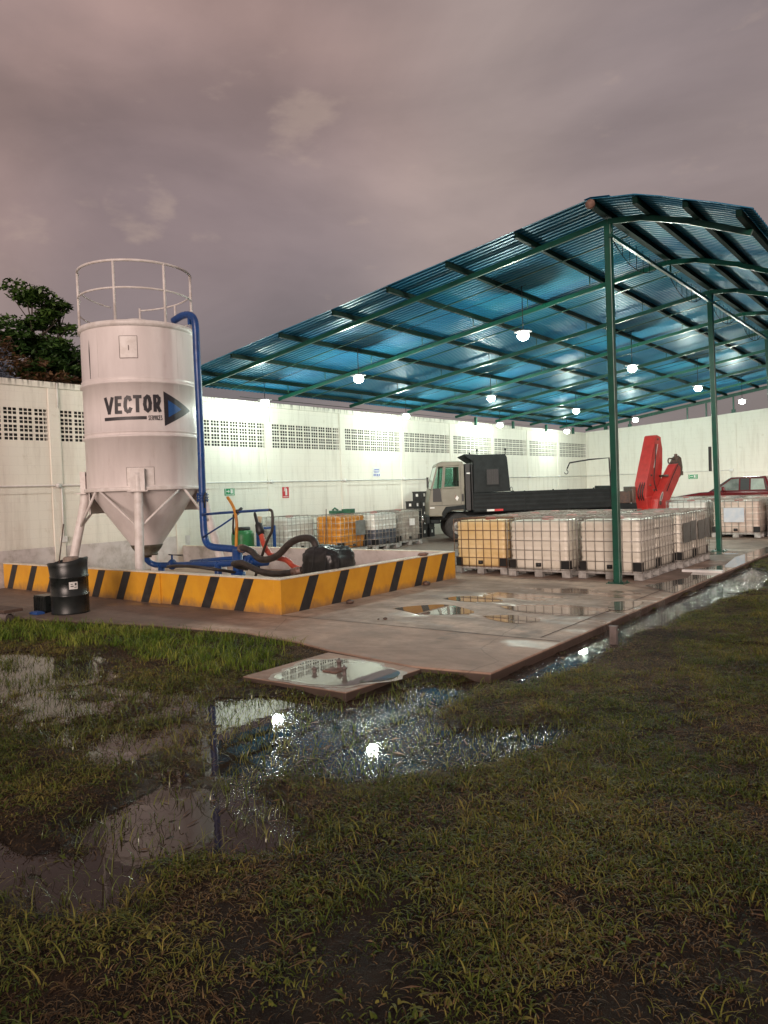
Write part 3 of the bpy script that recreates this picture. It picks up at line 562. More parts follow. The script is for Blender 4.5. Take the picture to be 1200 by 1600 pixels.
def tuft(name, nb, hmin, hmax, spread, wid, lean, seed, mat):
    rr = random.Random(seed); v = []; f = []
    for _ in range(nb):
        a = rr.uniform(0, 2*math.pi); x = rr.gauss(0, spread); y = rr.gauss(0, spread); h = rr.uniform(hmin, hmax); ln = rr.uniform(.25, 1)*lean*h; w = wid*rr.uniform(.6, 1.2)
        dx, dy = math.cos(a), math.sin(a); tw = rr.uniform(-.6, .6); sx, sy = -math.sin(a+tw), math.cos(a+tw); b = len(v); curl = rr.uniform(.9, 2.3)
        K = 4
        for k in range(K+1):
            t = k/K; q = ln*t**curl; z = h*(t-.38*lean*t*t*t if lean > .8 else t-.12*t*t); ww = w*(1-t**2)*.5+.0004
            v += [(x+dx*q-sx*ww, y+dy*q-sy*ww, z), (x+dx*q+sx*ww, y+dy*q+sy*ww, z)]
        f += [(b+2*k, b+2*k+1, b+2*k+3, b+2*k+2) for k in range(K)]
    me = bpy.data.meshes.new(name); me.from_pydata(v, [], f); me.materials.append(mat); me.polygons.foreach_set('use_smooth', [True]*len(f))
    return bpy.data.objects.new(name, me)
gm = grass_mat('turf_blades', (.018, .040, .007), (.082, .112, .019), (.23, .195, .05))
gmt = grass_mat('lush_blades', (.030, .070, .008), (.11, .18, .022), (.28, .30, .06))
def grass_system(name, X, Y, Z, D, srcs, K, smin, smax, seed, label):
    keep = D > .02
    o = grid_mesh(name, X, Y, Z, None, keep)
    # drop loose vertices by storing the density on the kept mesh (attribute length follows the vertices)
    at = o.data.attributes.new('dens', 'FLOAT', 'POINT'); at.data.foreach_set('value', D.reshape(-1).astype(np.float32))
    c = bpy.data.collections.new(name+'_tufts')
    for s in srcs: c.objects.link(s)
    ng = bpy.data.node_groups.new(name, 'GeometryNodeTree'); ng.interface.new_socket('Geometry', in_out='INPUT', socket_type='NodeSocketGeometry'); ng.interface.new_socket('Geometry', in_out='OUTPUT', socket_type='NodeSocketGeometry')
    N = ng.nodes; L = ng.links; gi = N.new('NodeGroupInput'); go = N.new('NodeGroupOutput')
    na = N.new('GeometryNodeInputNamedAttribute'); na.data_type = 'FLOAT'; na.inputs['Name'].default_value = 'dens'
    mu = N.new('ShaderNodeMath'); mu.operation = 'MULTIPLY'; mu.inputs[1].default_value = K; L.new(na.outputs[0], mu.inputs[0])
    dp = N.new('GeometryNodeDistributePointsOnFaces'); L.new(gi.outputs[0], dp.inputs['Mesh']); L.new(mu.outputs[0], dp.inputs['Density']); dp.inputs['Seed'].default_value = seed
    ci = N.new('GeometryNodeCollectionInfo'); ci.inputs['Collection'].default_value = c; ci.inputs['Separate Children'].default_value = True; ci.inputs['Reset Children'].default_value = True
    ip = N.new('GeometryNodeInstanceOnPoints'); L.new(dp.outputs['Points'], ip.inputs['Points']); L.new(ci.outputs[0], ip.inputs['Instance']); ip.inputs['Pick Instance'].default_value = True
    rv = N.new('FunctionNodeRandomValue'); rv.data_type = 'FLOAT_VECTOR'; rv.inputs[0].default_value = (-.15, -.15, 0); rv.inputs[1].default_value = (.15, .15, 6.283); L.new(rv.outputs[0], ip.inputs['Rotation'])
    rs = N.new('FunctionNodeRandomValue'); rs.data_type = 'FLOAT'; rs.inputs[2].default_value = smin; rs.inputs[3].default_value = smax; L.new(rs.outputs[1], ip.inputs['Scale'])
    L.new(ip.outputs[0], go.inputs[0]); md = o.modifiers.new('grow', 'NODES'); md.node_group = ng
    tag(o, label, 'grass', kind='stuff'); return o
NEARM = (GX > -12.7) & (GX < 3.1) & (GY > .0) & (GY < 20.1)
# camera frustum footprint, generous: skip what lies far outside the frame
ang = np.degrees(np.arctan2(GX, GY)); dist = np.hypot(GX, GY)
vis = (ang > -77) & (ang < -2) & (dist > 1.2)
FAR = np.clip(1.25-dist/22, .45, 1)
srcs = [tuft('turf_tuft', 11, .016, .058, .036, .0048, 1.7, 100+i, gm) for i in range(5)]+[tuft('weed_tuft', 6, .012, .035, .02, .013, 2.2, 150+i, gm) for i in range(2)]+[tuft('turf_tuft', 7, .05, .095, .02, .0055, 1.1, 170, gm)]
if True: grass_system('turf_grass', GX, GY, GZ, np.where(NEARM & vis & (dist > 0), gd*FAR*(1-.6*tall), 0), srcs, 640, .45, 1.3, 1, 'low patchy wet turf over brown mud')
gml = grass_mat('dead_blades', (.024, .014, .007), (.080, .048, .024), (.22, .15, .07))
srcs3 = [tuft('litter_tuft', 12, .006, .024, .04, .0042, 3.2, 300+i, gml) for i in range(4)]
grass_system('dead_turf', GX, GY, GZ, np.where(NEARM & vis, (1-.93*pm)*(1-.9*pc)*np.clip((fbm(GX, GY, 1.1, 171, 4)-.30)/.2, .25, 1)*np.where(inslab | inpad, 0, 1), 0), srcs3, 560, .6, 1.4, 3, 'flattened dead brown blades lying between the green tufts')
gms = grass_mat('wet_sprouts', (.030, .060, .010), (.085, .12, .02), (.20, .19, .05)); gms.node_tree.nodes['Principled BSDF'].inputs['Roughness'].default_value = .22; gms.node_tree.nodes['Principled BSDF'].inputs['Specular IOR Level'].default_value = .5
srcs4 = [tuft('sprout_tuft', 4, .05, .13, .035, .0048, .9, 400+i, gms) for i in range(5)]
grass_system('emergent_grass', GX, GY, GZ, np.where(NEARM & vis, np.maximum(pm*(.30+.75*spr)*(1-.35*pA), .55*m4*(1-pm))*(1-pc)*np.where(inslab | inpad, 0, 1), 0), srcs4, 300, .5, 1.3, 4, 'thin grass sprouts standing up out of the shallow rain water')
srcs2 = [tuft('tall_tuft', 9, .05, .18, .035, .0060, 1.1, 200+i, gmt) for i in range(4)]
if True: grass_system('lush_grass', GX, GY, GZ, np.where(NEARM & vis, tall*np.clip((dens2-.2)/.3, .3, 1), 0), srcs2, 200, .4, 1.35, 2, 'tall lush green grass fringe growing in front of the slab edge')
# ------------------------------------------------------------------ perimeter walls
WX = -16.3; CY = 39.6; TOP = 4.47
PIL = [-4.1, -.75, 2.58, 5.92, 9.27, 12.60, 15.92, 19.26, 22.62, 25.97, 29.33, 32.68, 36.03]
lw = empty('block_wall', (WX, 18, 0), 'long white painted block wall with bands of small vent holes, behind the silo and truck', 'wall')
w = MB(); w.box(WX-.16, WX, -8, CY+.16, -.3, 3.13); w.box(WX-.16, WX, -8, CY+.16, 3.87, 4.33); w.build('wall_face', 'wall', lw)
w = MB(); w.box(WX-.19, WX+.035, -8, CY+.16, 4.332, TOP); w.build('top_beam', 'wall', lw, bevel=.012)
w = MB(); w.box(WX-.20, WX-.165, -8, CY+.1, 3.0, 4.0); w.build('vent_shade_sheet', 'ventshade', lw)  # sheet added behind the lattice, its black colour stands in for hole shade
for i, y in enumerate(PIL):
    w = MB(); w.box(WX-.16, WX+.028, y-.13, y+.13, -.3, 4.33); w.build('pilaster', 'wall', lw, bevel=.008)
w = MB(); w.box(WX, WX+.018, -8, CY-.02, 1.98, 2.09); w.build('mid_band', 'wall', lw)
def vents(a, b):
    """one bay of vent blocks: eight rows of small holes grouped in pairs, columns grouped in threes"""
    q = MB(); nb = 9; bw = (b-a)/nb; x0, x1 = WX-.016, WX-.003
    z = 3.13; rows = []
    for r_ in range(4):
        z0 = 3.13+r_*.185; rows += [(z0+.024, z0+.084), (z0+.104, z0+.164)]
    cols = []
    for c in range(nb):
        y0 = a+c*bw
        for k in range(3): cols.append((y0+.030+k*(bw-.04)/3, y0+.030+k*(bw-.04)/3+(bw-.04)/3-.022))
    ze = [3.13]+[t for r_ in rows for t in r_]+[3.87]; ye = [a]+[t for c in cols for t in c]+[b]
    for k in range(0, len(ze), 2): q.box(x0, x1, a, b, ze[k], ze[k+1])
    for k in range(0, len(ye), 2): 
        for (z0, z1) in rows: q.box(x0+.001, x1-.003, ye[k], ye[k+1], z0, z1)
    q.build('vent_panel', 'wall', lw)
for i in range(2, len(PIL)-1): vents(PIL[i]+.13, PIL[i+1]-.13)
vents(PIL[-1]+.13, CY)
for a, b in ((-8, PIL[0]-.13), (PIL[0]+.13, PIL[1]-.13), (PIL[1]+.13, PIL[2]-.13)):
    w = MB(); w.box(WX-.16, WX, a, b, 3.13, 3.87); w.build('wall_infill', 'wall', lw)
w = MB(); w.tube([(WX+.05, -8, 2.16), (WX+.05, CY-.05, 2.14)], .017, 8); 
for (y, z0) in ((9.35, 1.0), (29.35, .1)): w.tube([(WX+.045, y, 2.13), (WX+.045, y, z0)], .014, 8)
w.build('conduit', 'white', lw)
for y in PIL:
    if y > 4: w = MB(); w.lathe([(.0, 0), (.055, 0), (.055, .05), (0, .05)], (0, 0), 14, cap=False); w.v = [(WX+.035+z, y+x, 2.15+yy) for x, yy, z in w.v]; w.build('junction_box', 'white', lw)
w = MB(); w.box(WX+.01, WX+.06, 9.27, 9.43, .86, 1.0); w.build('switch_box', 'white', lw, bevel=.008)
w = MB(); w.box(WX+.001, WX+.010, 5.95, 12.9, -.02, .78); w.build('painted_band', 'lilac', lw)
w = MB()
for y in (3.5, 9.3, 15.9, 22.6, 29.3):
    w.tube([(WX+.05, y+.05, 4.45), (WX+.05, y+.05, 3.9)], .012, 6)
w.build('drain_spout', 'white', lw)
rw = empty('far_block_wall', (-4, CY, 0), 'white painted block wall closing the far end behind the red crane and pickup', 'wall')
w = MB(); pts = [(WX, -.3), (WX, 4.50), (-14.0, 4.60), (-9.7, 4.82), (-7.3, 4.97), (-3, 5.05), (9, 5.1), (9, -.3)]
w.prism(pts, lambda a, b: (a, CY, b), lambda a, b: (a, CY+.16, b)); w.build('wall_face', 'wall2', rw)
w = MB(); w.box(WX, 9, CY-.018, CY, 2.0, 2.09); w.box(WX, 9, CY-.03, CY, 4.36, 4.50); w.build('mid_band', 'wall2', rw)
for x in (-12.9, -8.86, -4.8, -.8, 3.2, 7.2): w = MB(); w.box(x-.13, x+.13, CY-.025, CY+.1, -.3, 4.36); w.build('pilaster', 'wall2', rw, bevel=.008)
w = MB(); w.tube([(WX+.1, CY-.05, 2.14), (-9.0, CY-.05, 2.14), (-8.97, CY-.05, .1)], .017, 8); w.build('conduit', 'white', rw)
w = MB(); w.box(-9.08, -8.9, CY-.07, CY-.02, 2.07, 2.2); w.build('junction_box', 'white', rw, bevel=.01)
# ------------------------------------------------------------------ signs on the walls
def sign(name, label, cat, y, z, wy, hz, mat, marks, onfar=False, x=None):
    root = empty(name, ((WX+.004, y, z) if not onfar else (x, CY-.004, z)), label, cat)
    T = (lambda a, b, d: (WX+.002+d, y+a, z+b)) if not onfar else (lambda a, b, d: (x+a, CY-.002-d, z+b))
    def rect(a0, a1, b0, b1, d0, d1): 
        q = MB(); q.prism([(a0, b0), (a1, b0), (a1, b1), (a0, b1)], lambda a, b: T(a, b, d0), lambda a, b: T(a, b, d1)); return q
    rect(-wy/2, wy/2, -hz/2, hz/2, 0, .010).build('sign_board', mat, root)
    q = MB()
    for (p, m_) in marks:
        q2 = MB(); q2.prism(p, lambda a, b: T(a, b, .010), lambda a, b: T(a, b, .013)); q2.build('pictogram', m_, root)
    return root
def rc(a0, a1, b0, b1): return [(a0, b0), (a1, b0), (a1, b1), (a0, b1)]
exit_marks = [(rc(-.15, .15, .085, .10), 'white'), (rc(-.15, .15, -.10, -.085), 'white'), (rc(-.155, -.14, -.085, .085), 'white'), (rc(.14, .155, -.085, .085), 'white'),
              (rc(.03, .11, -.06, .06), 'white'), ([(-.12, -.015), (-.05, -.015), (-.05, -.05), (.0, .0), (-.05, .05), (-.05, .015), (-.12, .015)], 'white')]
sign('exit_sign', 'small green exit sign with white arrow on the wall, above the green barrel', 'sign', 14.33, 1.90, .36, .23, 'signg', exit_marks)
sign('fire_sign', 'red fire extinguisher sign with white pictogram, above the white caged tote by the wall', 'sign', 16.53, 1.83, .27, .36, 'signr',
     [(rc(-.11, .11, -.15, -.135), 'white'), (rc(-.02, .06, -.10, .07), 'white'), ([(-.02, .07), (.06, .07), (.04, .11), (.0, .11)], 'white'), ([(-.08, .02), (-.05, .02), (-.02, .12), (.02, .12), (.02, .135), (-.04, .135)], 'white')])
sign('wall_notice', 'white paper notice with blue print pinned high on the wall left of the truck cab', 'notice', 21.03, 2.41, .42, .34, 'white',
     [(rc(-.12, .14, .08, .11), 'signb'), (rc(-.16, .16, .03, .05), 'signb'), (rc(-.14, .12, -.01, .01), 'signb')]+[(rc(-.17+k*.095, -.115+k*.095, -.13, -.06), 'signb') for k in range(4)])
sign('far_exit_sign', 'tiny green and white exit sign on the far wall right of the red crane', 'sign', 0, 1.90, .44, .25, 'signg', [([(a*1.1, b) for a, b in m_[0]], m_[1]) for m_ in exit_marks], True, -10.78)
# ------------------------------------------------------------------ canopy
cn = empty('steel_canopy', (-4.87, 13.08, 0), 'large open canopy with green steel frame and blue corrugated roof over the yard', 'canopy')
RY = [13.08+3.31*i for i in range(9)]
def zr(x): return 4.60+.1465*(x+16.3)
RR = [(-4.87, zr(-4.87)), (-4.3, 6.21), (-3.5, 5.95), (-2.62, 5.56)]
for y, px_ in zip(RY[::2], (-4.87, -4.79, -4.66, -4.6, -4.55)):
    w = MB(); w.bar((px_, y, 0.004), (-4.87 if px_ > -4.86 else px_, y, zr(-4.87)-.055), .12, .12, up=(0, 1, 0)); w.build('post', 'green', cn, bevel=.012)
    w = MB(); w.box(px_-.16, px_+.16, y-.15, y+.15, .0, .012); 
    for a in (-.12, .12):
        for b in (-.12, .12): w.tube([(px_+a, y+b, 0.01), (px_+a, y+b, .04)], .012, 6)
    w.build('base_plate', 'green', cn)
for y in RY:
    w = MB(); w.bar((-16.28, y, zr(-16.28)), (-4.87, y, zr(-4.87)), .055, .10)
    for a, b in zip(RR[:-1], RR[1:]): w.bar((a[0], y+.001, a[1]), (b[0]+.03, y+.001, b[1]), .053, .098)
    w.build('rafter', 'green', cn, bevel=.006)
PX = [-15.9, -15.15, -13.75, -12.15, -10.55, -9.1, -7.7, -6.25]
def zsheet(x): return zr(x)+.17
for x in PX:
    z = zr(x)+.060
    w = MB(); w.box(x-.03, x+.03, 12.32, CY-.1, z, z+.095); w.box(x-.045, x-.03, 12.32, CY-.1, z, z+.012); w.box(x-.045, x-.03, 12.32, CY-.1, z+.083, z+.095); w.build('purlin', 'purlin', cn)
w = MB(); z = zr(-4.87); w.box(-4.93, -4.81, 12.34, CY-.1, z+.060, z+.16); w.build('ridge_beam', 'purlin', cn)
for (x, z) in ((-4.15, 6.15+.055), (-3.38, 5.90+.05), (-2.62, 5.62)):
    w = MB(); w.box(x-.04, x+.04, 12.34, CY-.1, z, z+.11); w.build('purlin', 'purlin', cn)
w = MB(); w.box(-4.84, -4.78, 13.0, CY-.1, 5.98, 6.04); 
for y in RY: w.tube([(-4.81, y, 6.0), (-4.81, y, 6.25)], .02, 6)
w.build('tie_beam', 'green', cn)
# thin hanging sag rods and short hangers under the ridge beam and purlins
for i in range(8):
    w = MB(); y0, y1 = RY[i]+.15, RY[i+1]-.15; pr = []
    for k in range(9):
        t = k/8; z = 6.22-.42*4*t*(1-t); y = y0+(y1-y0)*t; pr.append((-4.95, y, z))
        if 0 < k < 8: w.tube([(-4.95, y, z), (-4.95, y, 6.25)], .006, 5)
    w.tube(pr, .008, 5); w.build('sag_rod', 'purlin', cn)
for x in PX[1:]:
    for i in range(8):
        w = MB(); y = (RY[i]+RY[i+1])/2+.9; w.tube([(x, y, zr(x)+.06), (x, y, zr(x)-.14)], .011, 5); w.build('hanger', 'green', cn)
for y in (14.2, 17.4, 20.9, 24.1, 27.5, 30.9, 34.1, 37.4):
    w = MB(); w.bar((-15.9, y, zr(-15.9)+.04), (-4.9, y, zr(-4.9)+.04), .022, .022); w.build('tie_rod', 'green', cn)
# corrugated sheets
def corr(name, prof, y0, y1, pitch, amp):
    n = int((y1-y0)/pitch); ys_ = []; hs = []
    for i in range(n):
        for t, h in ((0, 0), (.28, 0), (.42, 1), (.72, 1), (.86, 0)): ys_.append(y0+(i+t)*pitch); hs.append(h*amp)
    vs = []; K = len(ys_)
    for (x, z) in prof:
        for y, h in zip(ys_, hs):
            dz = .014*mnoise.noise(Vector((x*.5, y*.6, 3.1)))
            vs.append((x+.02*mnoise.noise(Vector((0, y*.9, 9.))), y, z+h+dz))
    fs = [(i*K+k, (i+1)*K+k, (i+1)*K+k+1, i*K+k+1) for i in range(len(prof)-1) for k in range(K-1)]
    q = MB(); q.add(vs, fs, False); return q.build(name, 'roof', cn, solid=.0025)
lp = [(-16.42+(11.55)*i/16, zsheet(-16.42+(11.55)*i/16)) for i in range(17)]
corr('roof_sheet_main', lp, 12.28, CY-.15, .135, .026)
corr('roof_sheet_short', [(-4.86, zsheet(-4.87)-.004), (-4.15, 6.335), (-3.75, 6.20), (-3.38, 6.055), (-2.95, 5.90), (-2.42, 5.68)], 12.28, CY-.15, .135, .026)
w = MB(); w.prism([(-4.98, zsheet(-4.98)+.034), (-4.87, zsheet(-4.87)+.034), (-4.55, 6.43), (-4.55, 6.434), (-4.87, zsheet(-4.87)+.038), (-4.98, zsheet(-4.98)+.038)], lambda a, b: (a, 12.30, b), lambda a, b: (a, CY-.15, b)); w.build('ridge_cap', 'roof', cn)
w = MB(); w.lathe([(0, 0), (.07, 0), (.085, .05), (.06, .08), (0, .08)], (0, 0), 14, cap=False); w.v = [(-4.87+x, 12.34-z, zr(-4.87)+.09+y) for x, y, z in w.v]; w.build('beam_end_cap', 'rock', cn)
for x in (-15.2, -13.9, -11.0, -10.1, -8.85, -7.2, -5.0, -3.2):
    w = MB(); zt = zr(min(x, -4.87))-.0 if x < -4.8 else 5.8; w.box(x-.035, x+.035, CY+.04, CY+.11, 4.45 if x < -9 else 4.8, zt+.05); w.box(x-.09, x+.09, CY+.02, CY+.13, 4.45 if x < -9 else 4.8, (4.75 if x < -9 else 5.05)); w.build('wall_bracket', 'green', cn)
w = MB(); w.bar((-16.2, CY+.075, zr(-16.2)+.07), (-4.87, CY+.075, zr(-4.87)+.07), .06, .1); w.build('end_beam', 'green', cn)
# short stub brackets where the eave meets the wall
for y in (27.7, 31.0, 34.4, 37.6): w = MB(); w.box(-16.2, -16.1, y-.05, y+.05, 4.33, 4.66); w.build('wall_bracket', 'green', cn)
# swinging hook arm on the first post
ha = empty('hook_arm', (-4.95, 13.08, 2.2), 'thin dark steel arm with a hanging hook bolted to the nearest green post', 'hook arm')
w = MB(); w.tube([(-4.93, 13.05, 1.4), (-4.95, 13.03, 2.2), (-5.3, 13.03, 2.19), (-5.68, 13.03, 2.15), (-5.73, 13.03, 2.05)], .013, 8); w.build('arm', 'trim', ha)
w = MB(); w.tube([(-5.73, 13.03, 2.05)]+[(-5.75+.035*math.sin(t), 13.03, 2.02-.035+.035*math.cos(t)) for t in np.linspace(.3, 4.6, 9)], .007, 8); w.build('hook', 'trim', ha)
bx = MB(); bx.box(-4.985, -4.935, 19.66, 19.78, 1.95, 2.55); 
tag(bx.build('switch_housing', 'trim', bevel=.01), 'narrow dark switch housing strapped to the second green post', 'switch box')
# ------------------------------------------------------------------ pendant lamps
def make_lamp(label):
    r = empty('pendant_lamp', (0, 0, 0), label, 'lamp', lin=False)
    w = MB(); w.tube([(0, 0, .09), (0, 0, 1)], .010, 6); w.build('rod', 'trim', r)
    w = MB(); w.lathe([(0, .095), (.16, .088), (.19, .078), (.19, .070), (.05, .068), (.05, .06)], (0, 0), 24, cap=False); w.build('housing', 'lampmetal', r)
    w = MB(); w.lathe([(.07, .066), (.105, .035), (.125, -.01), (.105, -.065), (.055, -.10), (.001, -.112)], (0, 0), 20, cap=False); w.build('bulb', 'bulb', r)
    return r
colpos = [(-15.18, 4.28), (-11.87, 4.55), (-7.38, 4.93)]
rowy = [14.74, 21.36, 27.98, 34.6]
nm_c = ['nearest the white wall', 'in the middle line', 'on the line nearest the green posts']; nm_r = ['front row of lamps', 'second row from the front', 'third row from the front', 'back row of lamps']
LD = bpy.data.lights.new('pendant_glow', 'POINT'); LD.energy = LAMP_W; LD.shadow_soft_size = .14; LD.color = (.88, 1.0, .86)
LD2 = bpy.data.lights.new('pendant_glow_wall', 'POINT'); LD2.energy = LAMP_W*.5; LD2.shadow_soft_size = .14; LD2.color = (.88, 1.0, .86)
first = None; LL = []
for ri, y in enumerate(rowy):
    for ci, (x, z) in enumerate(colpos):
        lab = 'bright pendant lamp %s, %s' % (nm_c[ci], nm_r[ri])
        if first is None: o = first = make_lamp(lab)
        else: o = copy_tree(first); o['label'] = lab
        o['group'] = 'pendant lamps under the canopy'; o.location = (x, y, z)
        for ch in o.children:
            if ch.name.startswith('rod'): ch.scale = (1, 1, (zr(x)+.06-z-.09)/.91); ch.location = (0, 0, .09-.09*ch.scale.z)
        LL.append((o, LD2 if ci == 0 else LD))
w = MB()
for y in rowy:
    pts = [(x, y+.05, zr(x)+.05-.03*math.sin(x*2.1)) for x in np.linspace(-16.1, -7.3, 26)]; w.tube(pts, .007, 5)
w.tube([(-16.22, 14.79, 4.55), (-16.22, 34.6, 4.55)], .010, 5); w.build('lamp_cable', 'trim', cn)
for o, ld in LL: l = bpy.data.objects.new('pendant_glow', ld); col.objects.link(l); l.parent = o; l.location = (0, 0, -.02)
# ------------------------------------------------------------------ containment bund
bd = empty('containment_bund', (-12, 10, 0), 'low yellow containment wall with slanted black stripes around the silo', 'bund wall')
BX0, BX1, BY0, BY1, BH = -16.26, -8.02, 7.95, 12.78, .53
T = .14
w = MB(); w.box(BX0, BX1-T, BY0, BY0+T, -.02, BH-.02); w.box(BX1-T, BX1, BY0, BY1, -.02, BH-.02); w.box(-11.53, -10.86, BY0-.03, BY0+.001, -.02, BH-.02)
w.build('bund_wall', 'yellow', bd, bevel=.006)
w = MB(); w.box(BX0, BX1-T, BY1-T, BY1, -.02, BH-.02); w.box(BX0, BX1-T-.002, BY0+T, BY0+T+.006, -.02, BH-.022); w.box(BX1-T-.008, BX1-T, BY0+T+.006, BY1-T, -.02, BH-.022); w.build('inner_lining', 'lilac', bd)
w = MB(); w.box(BX0, BX1-T-.004, BY0-.004, BY0+T+.008, BH-.02, BH); w.box(BX1-T-.010, BX1+.004, BY0-.004, BY1+.004, BH-.02, BH); w.box(BX0, BX1-T-.012, BY1-T-.004, BY1+.004, BH-.02, BH)
w.build('coping', 'coping', bd, bevel=.006)
def stripes():
    W_ = .215; SL_ = .26; z0, z1 = .002, BH-.024
    xs_ = [-16.12, -15.34, -14.55, -13.75, -12.96, -12.18, -11.40, -10.61, -9.83, -9.05]
    for x in xs_:
        off = .032 if -11.75 < x < -10.86 else .002
        if -11.75 < x < -11.2: continue
        w = MB(); w.prism([(x, z0), (x+W_, z0), (x+W_+SL_, z1), (x+SL_, z1)], lambda a, b: (a, BY0-off-.003, b), lambda a, b: (a, BY0-off+.0, b)); w.build('black_stripe', 'black', bd)
    for y in (8.32, 9.06, 9.82, 10.58, 11.35, 12.07):
        w = MB(); w.prism([(y, z0), (y+W_+.01, z0), (y+W_+SL_, z1), (y+SL_, z1)], lambda a, b: (BX1+.003, a, b), lambda a, b: (BX1+.001, a, b)); w.build('black_stripe', 'black', bd)
    # the one that crosses the projecting pier
    w = MB(); x = -11.40; w.prism([(x, z0), (x+W_, z0), (x+W_+SL_, z1), (x+SL_, z1)], lambda a, b: (a, BY0-.035, b), lambda a, b: (a, BY0-.031, b)); w.build('black_stripe', 'black', bd)
stripes()
w = MB(); w.box(BX0, BX1-T-.01, BY0+T+.01, BY1-T-.002, .002, .02); w.build('bund_floor', 'wet', bd)
# ------------------------------------------------------------------ silo
SA = Vector((-13.83, 9.815, 0)); SV = Vector((-.8183, .5748, 0)); SRt = Vector((.5748, .8183, 0)); SR = 1.13
def sp(phi, r, z): return SA + (-SV*math.cos(phi)+SRt*math.sin(phi))*r + Vector((0, 0, z))
so = empty('storage_silo', (SA.x, SA.y, 0), 'tall white steel silo on splayed legs with black VECTOR SERVICES lettering and top railing', 'silo')
w = MB(); w.lathe([(SR, 1.98), (SR, 3.0), (SR+.045, 3.012), (SR+.045, 3.048), (SR, 3.06), (SR+.004, 3.11), (SR+.02, 3.115), (SR+.02, 3.13), (SR, 3.135), (SR, 4.06), (SR+.045, 4.07), (SR+.045, 4.112), (SR, 4.125), (SR+.02, 4.17), (SR+.02, 4.19), (SR, 4.20), (SR, 5.20)], SA[:2], 96, cap=False)
w.build('barrel_shell', 'silo', so)
w = MB(); w.lathe([(SR-.01, 5.18), (SR+.045, 5.20), (SR+.045, 5.29), (SR+.02, 5.30), (SR-.1, 5.31), (.25, 5.47), (.25, 5.52), (.001, 5.54)], SA[:2], 72, cap=False); w.build('top_cover', 'silow', so)
w = MB(); w.lathe([(SR-.01, 1.94), (SR+.06, 1.95), (SR+.06, 2.02), (SR-.01, 2.03)], SA[:2], 72, cap=False); w.build('ring_beam', 'silow', so, bevel=.004)
w = MB(); w.lathe([(SR-.03, 1.97), (.765, 1.45), (.757, 1.44), (.31, .80), (.30, .78)], SA[:2], 64, cap=False); w.build('cone', 'silo', so)
w = MB(); w.lathe([(.325, .815), (.33, .80), (.30, .74), (.21, .63), (.22, .62), (.22, .585), (.09, .58), (.09, .54), (.001, .54)], SA[:2], 32, cap=False); w.build('outlet', 'grime', so)
for k, dphi in enumerate((-6, 84, 174, -96)):
    ph = R(dphi)
    w = MB(); w.tube(smooth_path([sp(ph, SR+.05, 2.30), sp(ph, SR+.07, 1.85), sp(ph, SR+.17, 1.35), sp(ph, SR+.31, .75), sp(ph, SR+.46, .01)], 4), .088, 20)
    lg = w.build('leg', 'silow', so)
    w = MB(); tx = (SRt*math.cos(ph)+SV*math.sin(ph)); nrm = (-SV*math.cos(ph)+SRt*math.sin(ph))
    c0 = sp(ph, SR+.075, 2.06); w.bar(c0+Vector((0, 0, -.14)), c0+Vector((0, 0, .32)), .27, .10, up=nrm); w.bar(sp(ph, SR+.11, 1.925), sp(ph, SR+.11, 1.945), .38, .20, up=nrm); w.build('leg_bracket', 'silow', lg)
    for sgn in (-1, 1):
        w = MB(); w.tube([sp(ph, SR+.20, 1.20), sp(ph+sgn*R(42), SR+.02, 1.96)], .026, 10); w.build('brace', 'silow', lg)
w = MB()
for a in np.linspace(0, 1, 2): pass
def curved_patch(phi0, phi1, z0, z1, r, n=6):
    q = MB(); vs = []
    for i in range(n+1):
        ph = phi0+(phi1-phi0)*i/n
        vs += [sp(ph, r, z0), sp(ph, r, z1)]
    q.add(vs, [(2*i, 2*i+2, 2*i+3, 2*i+1) for i in range(n)]); return q
curved_patch(R(75), R(285), 1.50, 1.95, SR-.02, 40).build('back_skirt', 'silo', so, solid=.006)
q = curved_patch(-.31, -.02, 4.56, 4.98, SR+.004); h_ = q.build('access_hatch', 'silow', so, solid=.014)
w = MB()
for (a, b, c, d) in ((-.315, -.015, 4.545, 4.56), (-.315, -.015, 4.98, 4.99)): 
    q = curved_patch(a, b, c, d, SR+.004); w.add(q.v, q.f)
for a in (-.322, -.02): q = curved_patch(a, a+.01, 4.55, 4.985, SR+.004, 1); w.add(q.v, q.f)
w.add(*[(lambda q: (q.v, q.f))(curved_patch(-.17, -.155, 4.70, 4.80, SR+.012, 1))][0]); w.build('hatch_seam', 'line', h_)
w = MB()
q = curved_patch(-.98, -.955, 4.14, 4.93, SR+.003, 1)
vs = [sp(-.965, SR+.003, 4.99), sp(-.985, SR+.003, 4.75), sp(-.978, SR+.003, 4.45), sp(-.970, SR+.003, 4.14), sp(-.960, SR+.003, 4.14), sp(-.955, SR+.003, 4.5), sp(-.957, SR+.003, 4.8)]
w.add(vs, [list(range(len(vs)))]); w.build('rust_split', 'black', so)
q = curved_patch(-.29, .17, 1.97+.08, 2.40, SR+.003); q.build('ring_plate', 'silow', so, solid=.006)
for (a, z0, z1) in ((-.295, 2.05, 2.41), (.17, 2.05, 2.41)): curved_patch(a, a+.007, z0, z1, SR+.005, 1).build('plate_seam', 'line', so)
curved_patch(-.29, .175, 2.402, 2.409, SR+.005).build('plate_seam', 'line', so)
# vertical weld seams
for ph in (-.75, .72, 1.9, 3.0, -1.9): curved_patch(ph, ph+.006, 2.05, 5.18, SR+.0025, 1).build('weld_seam', 'silow', so)
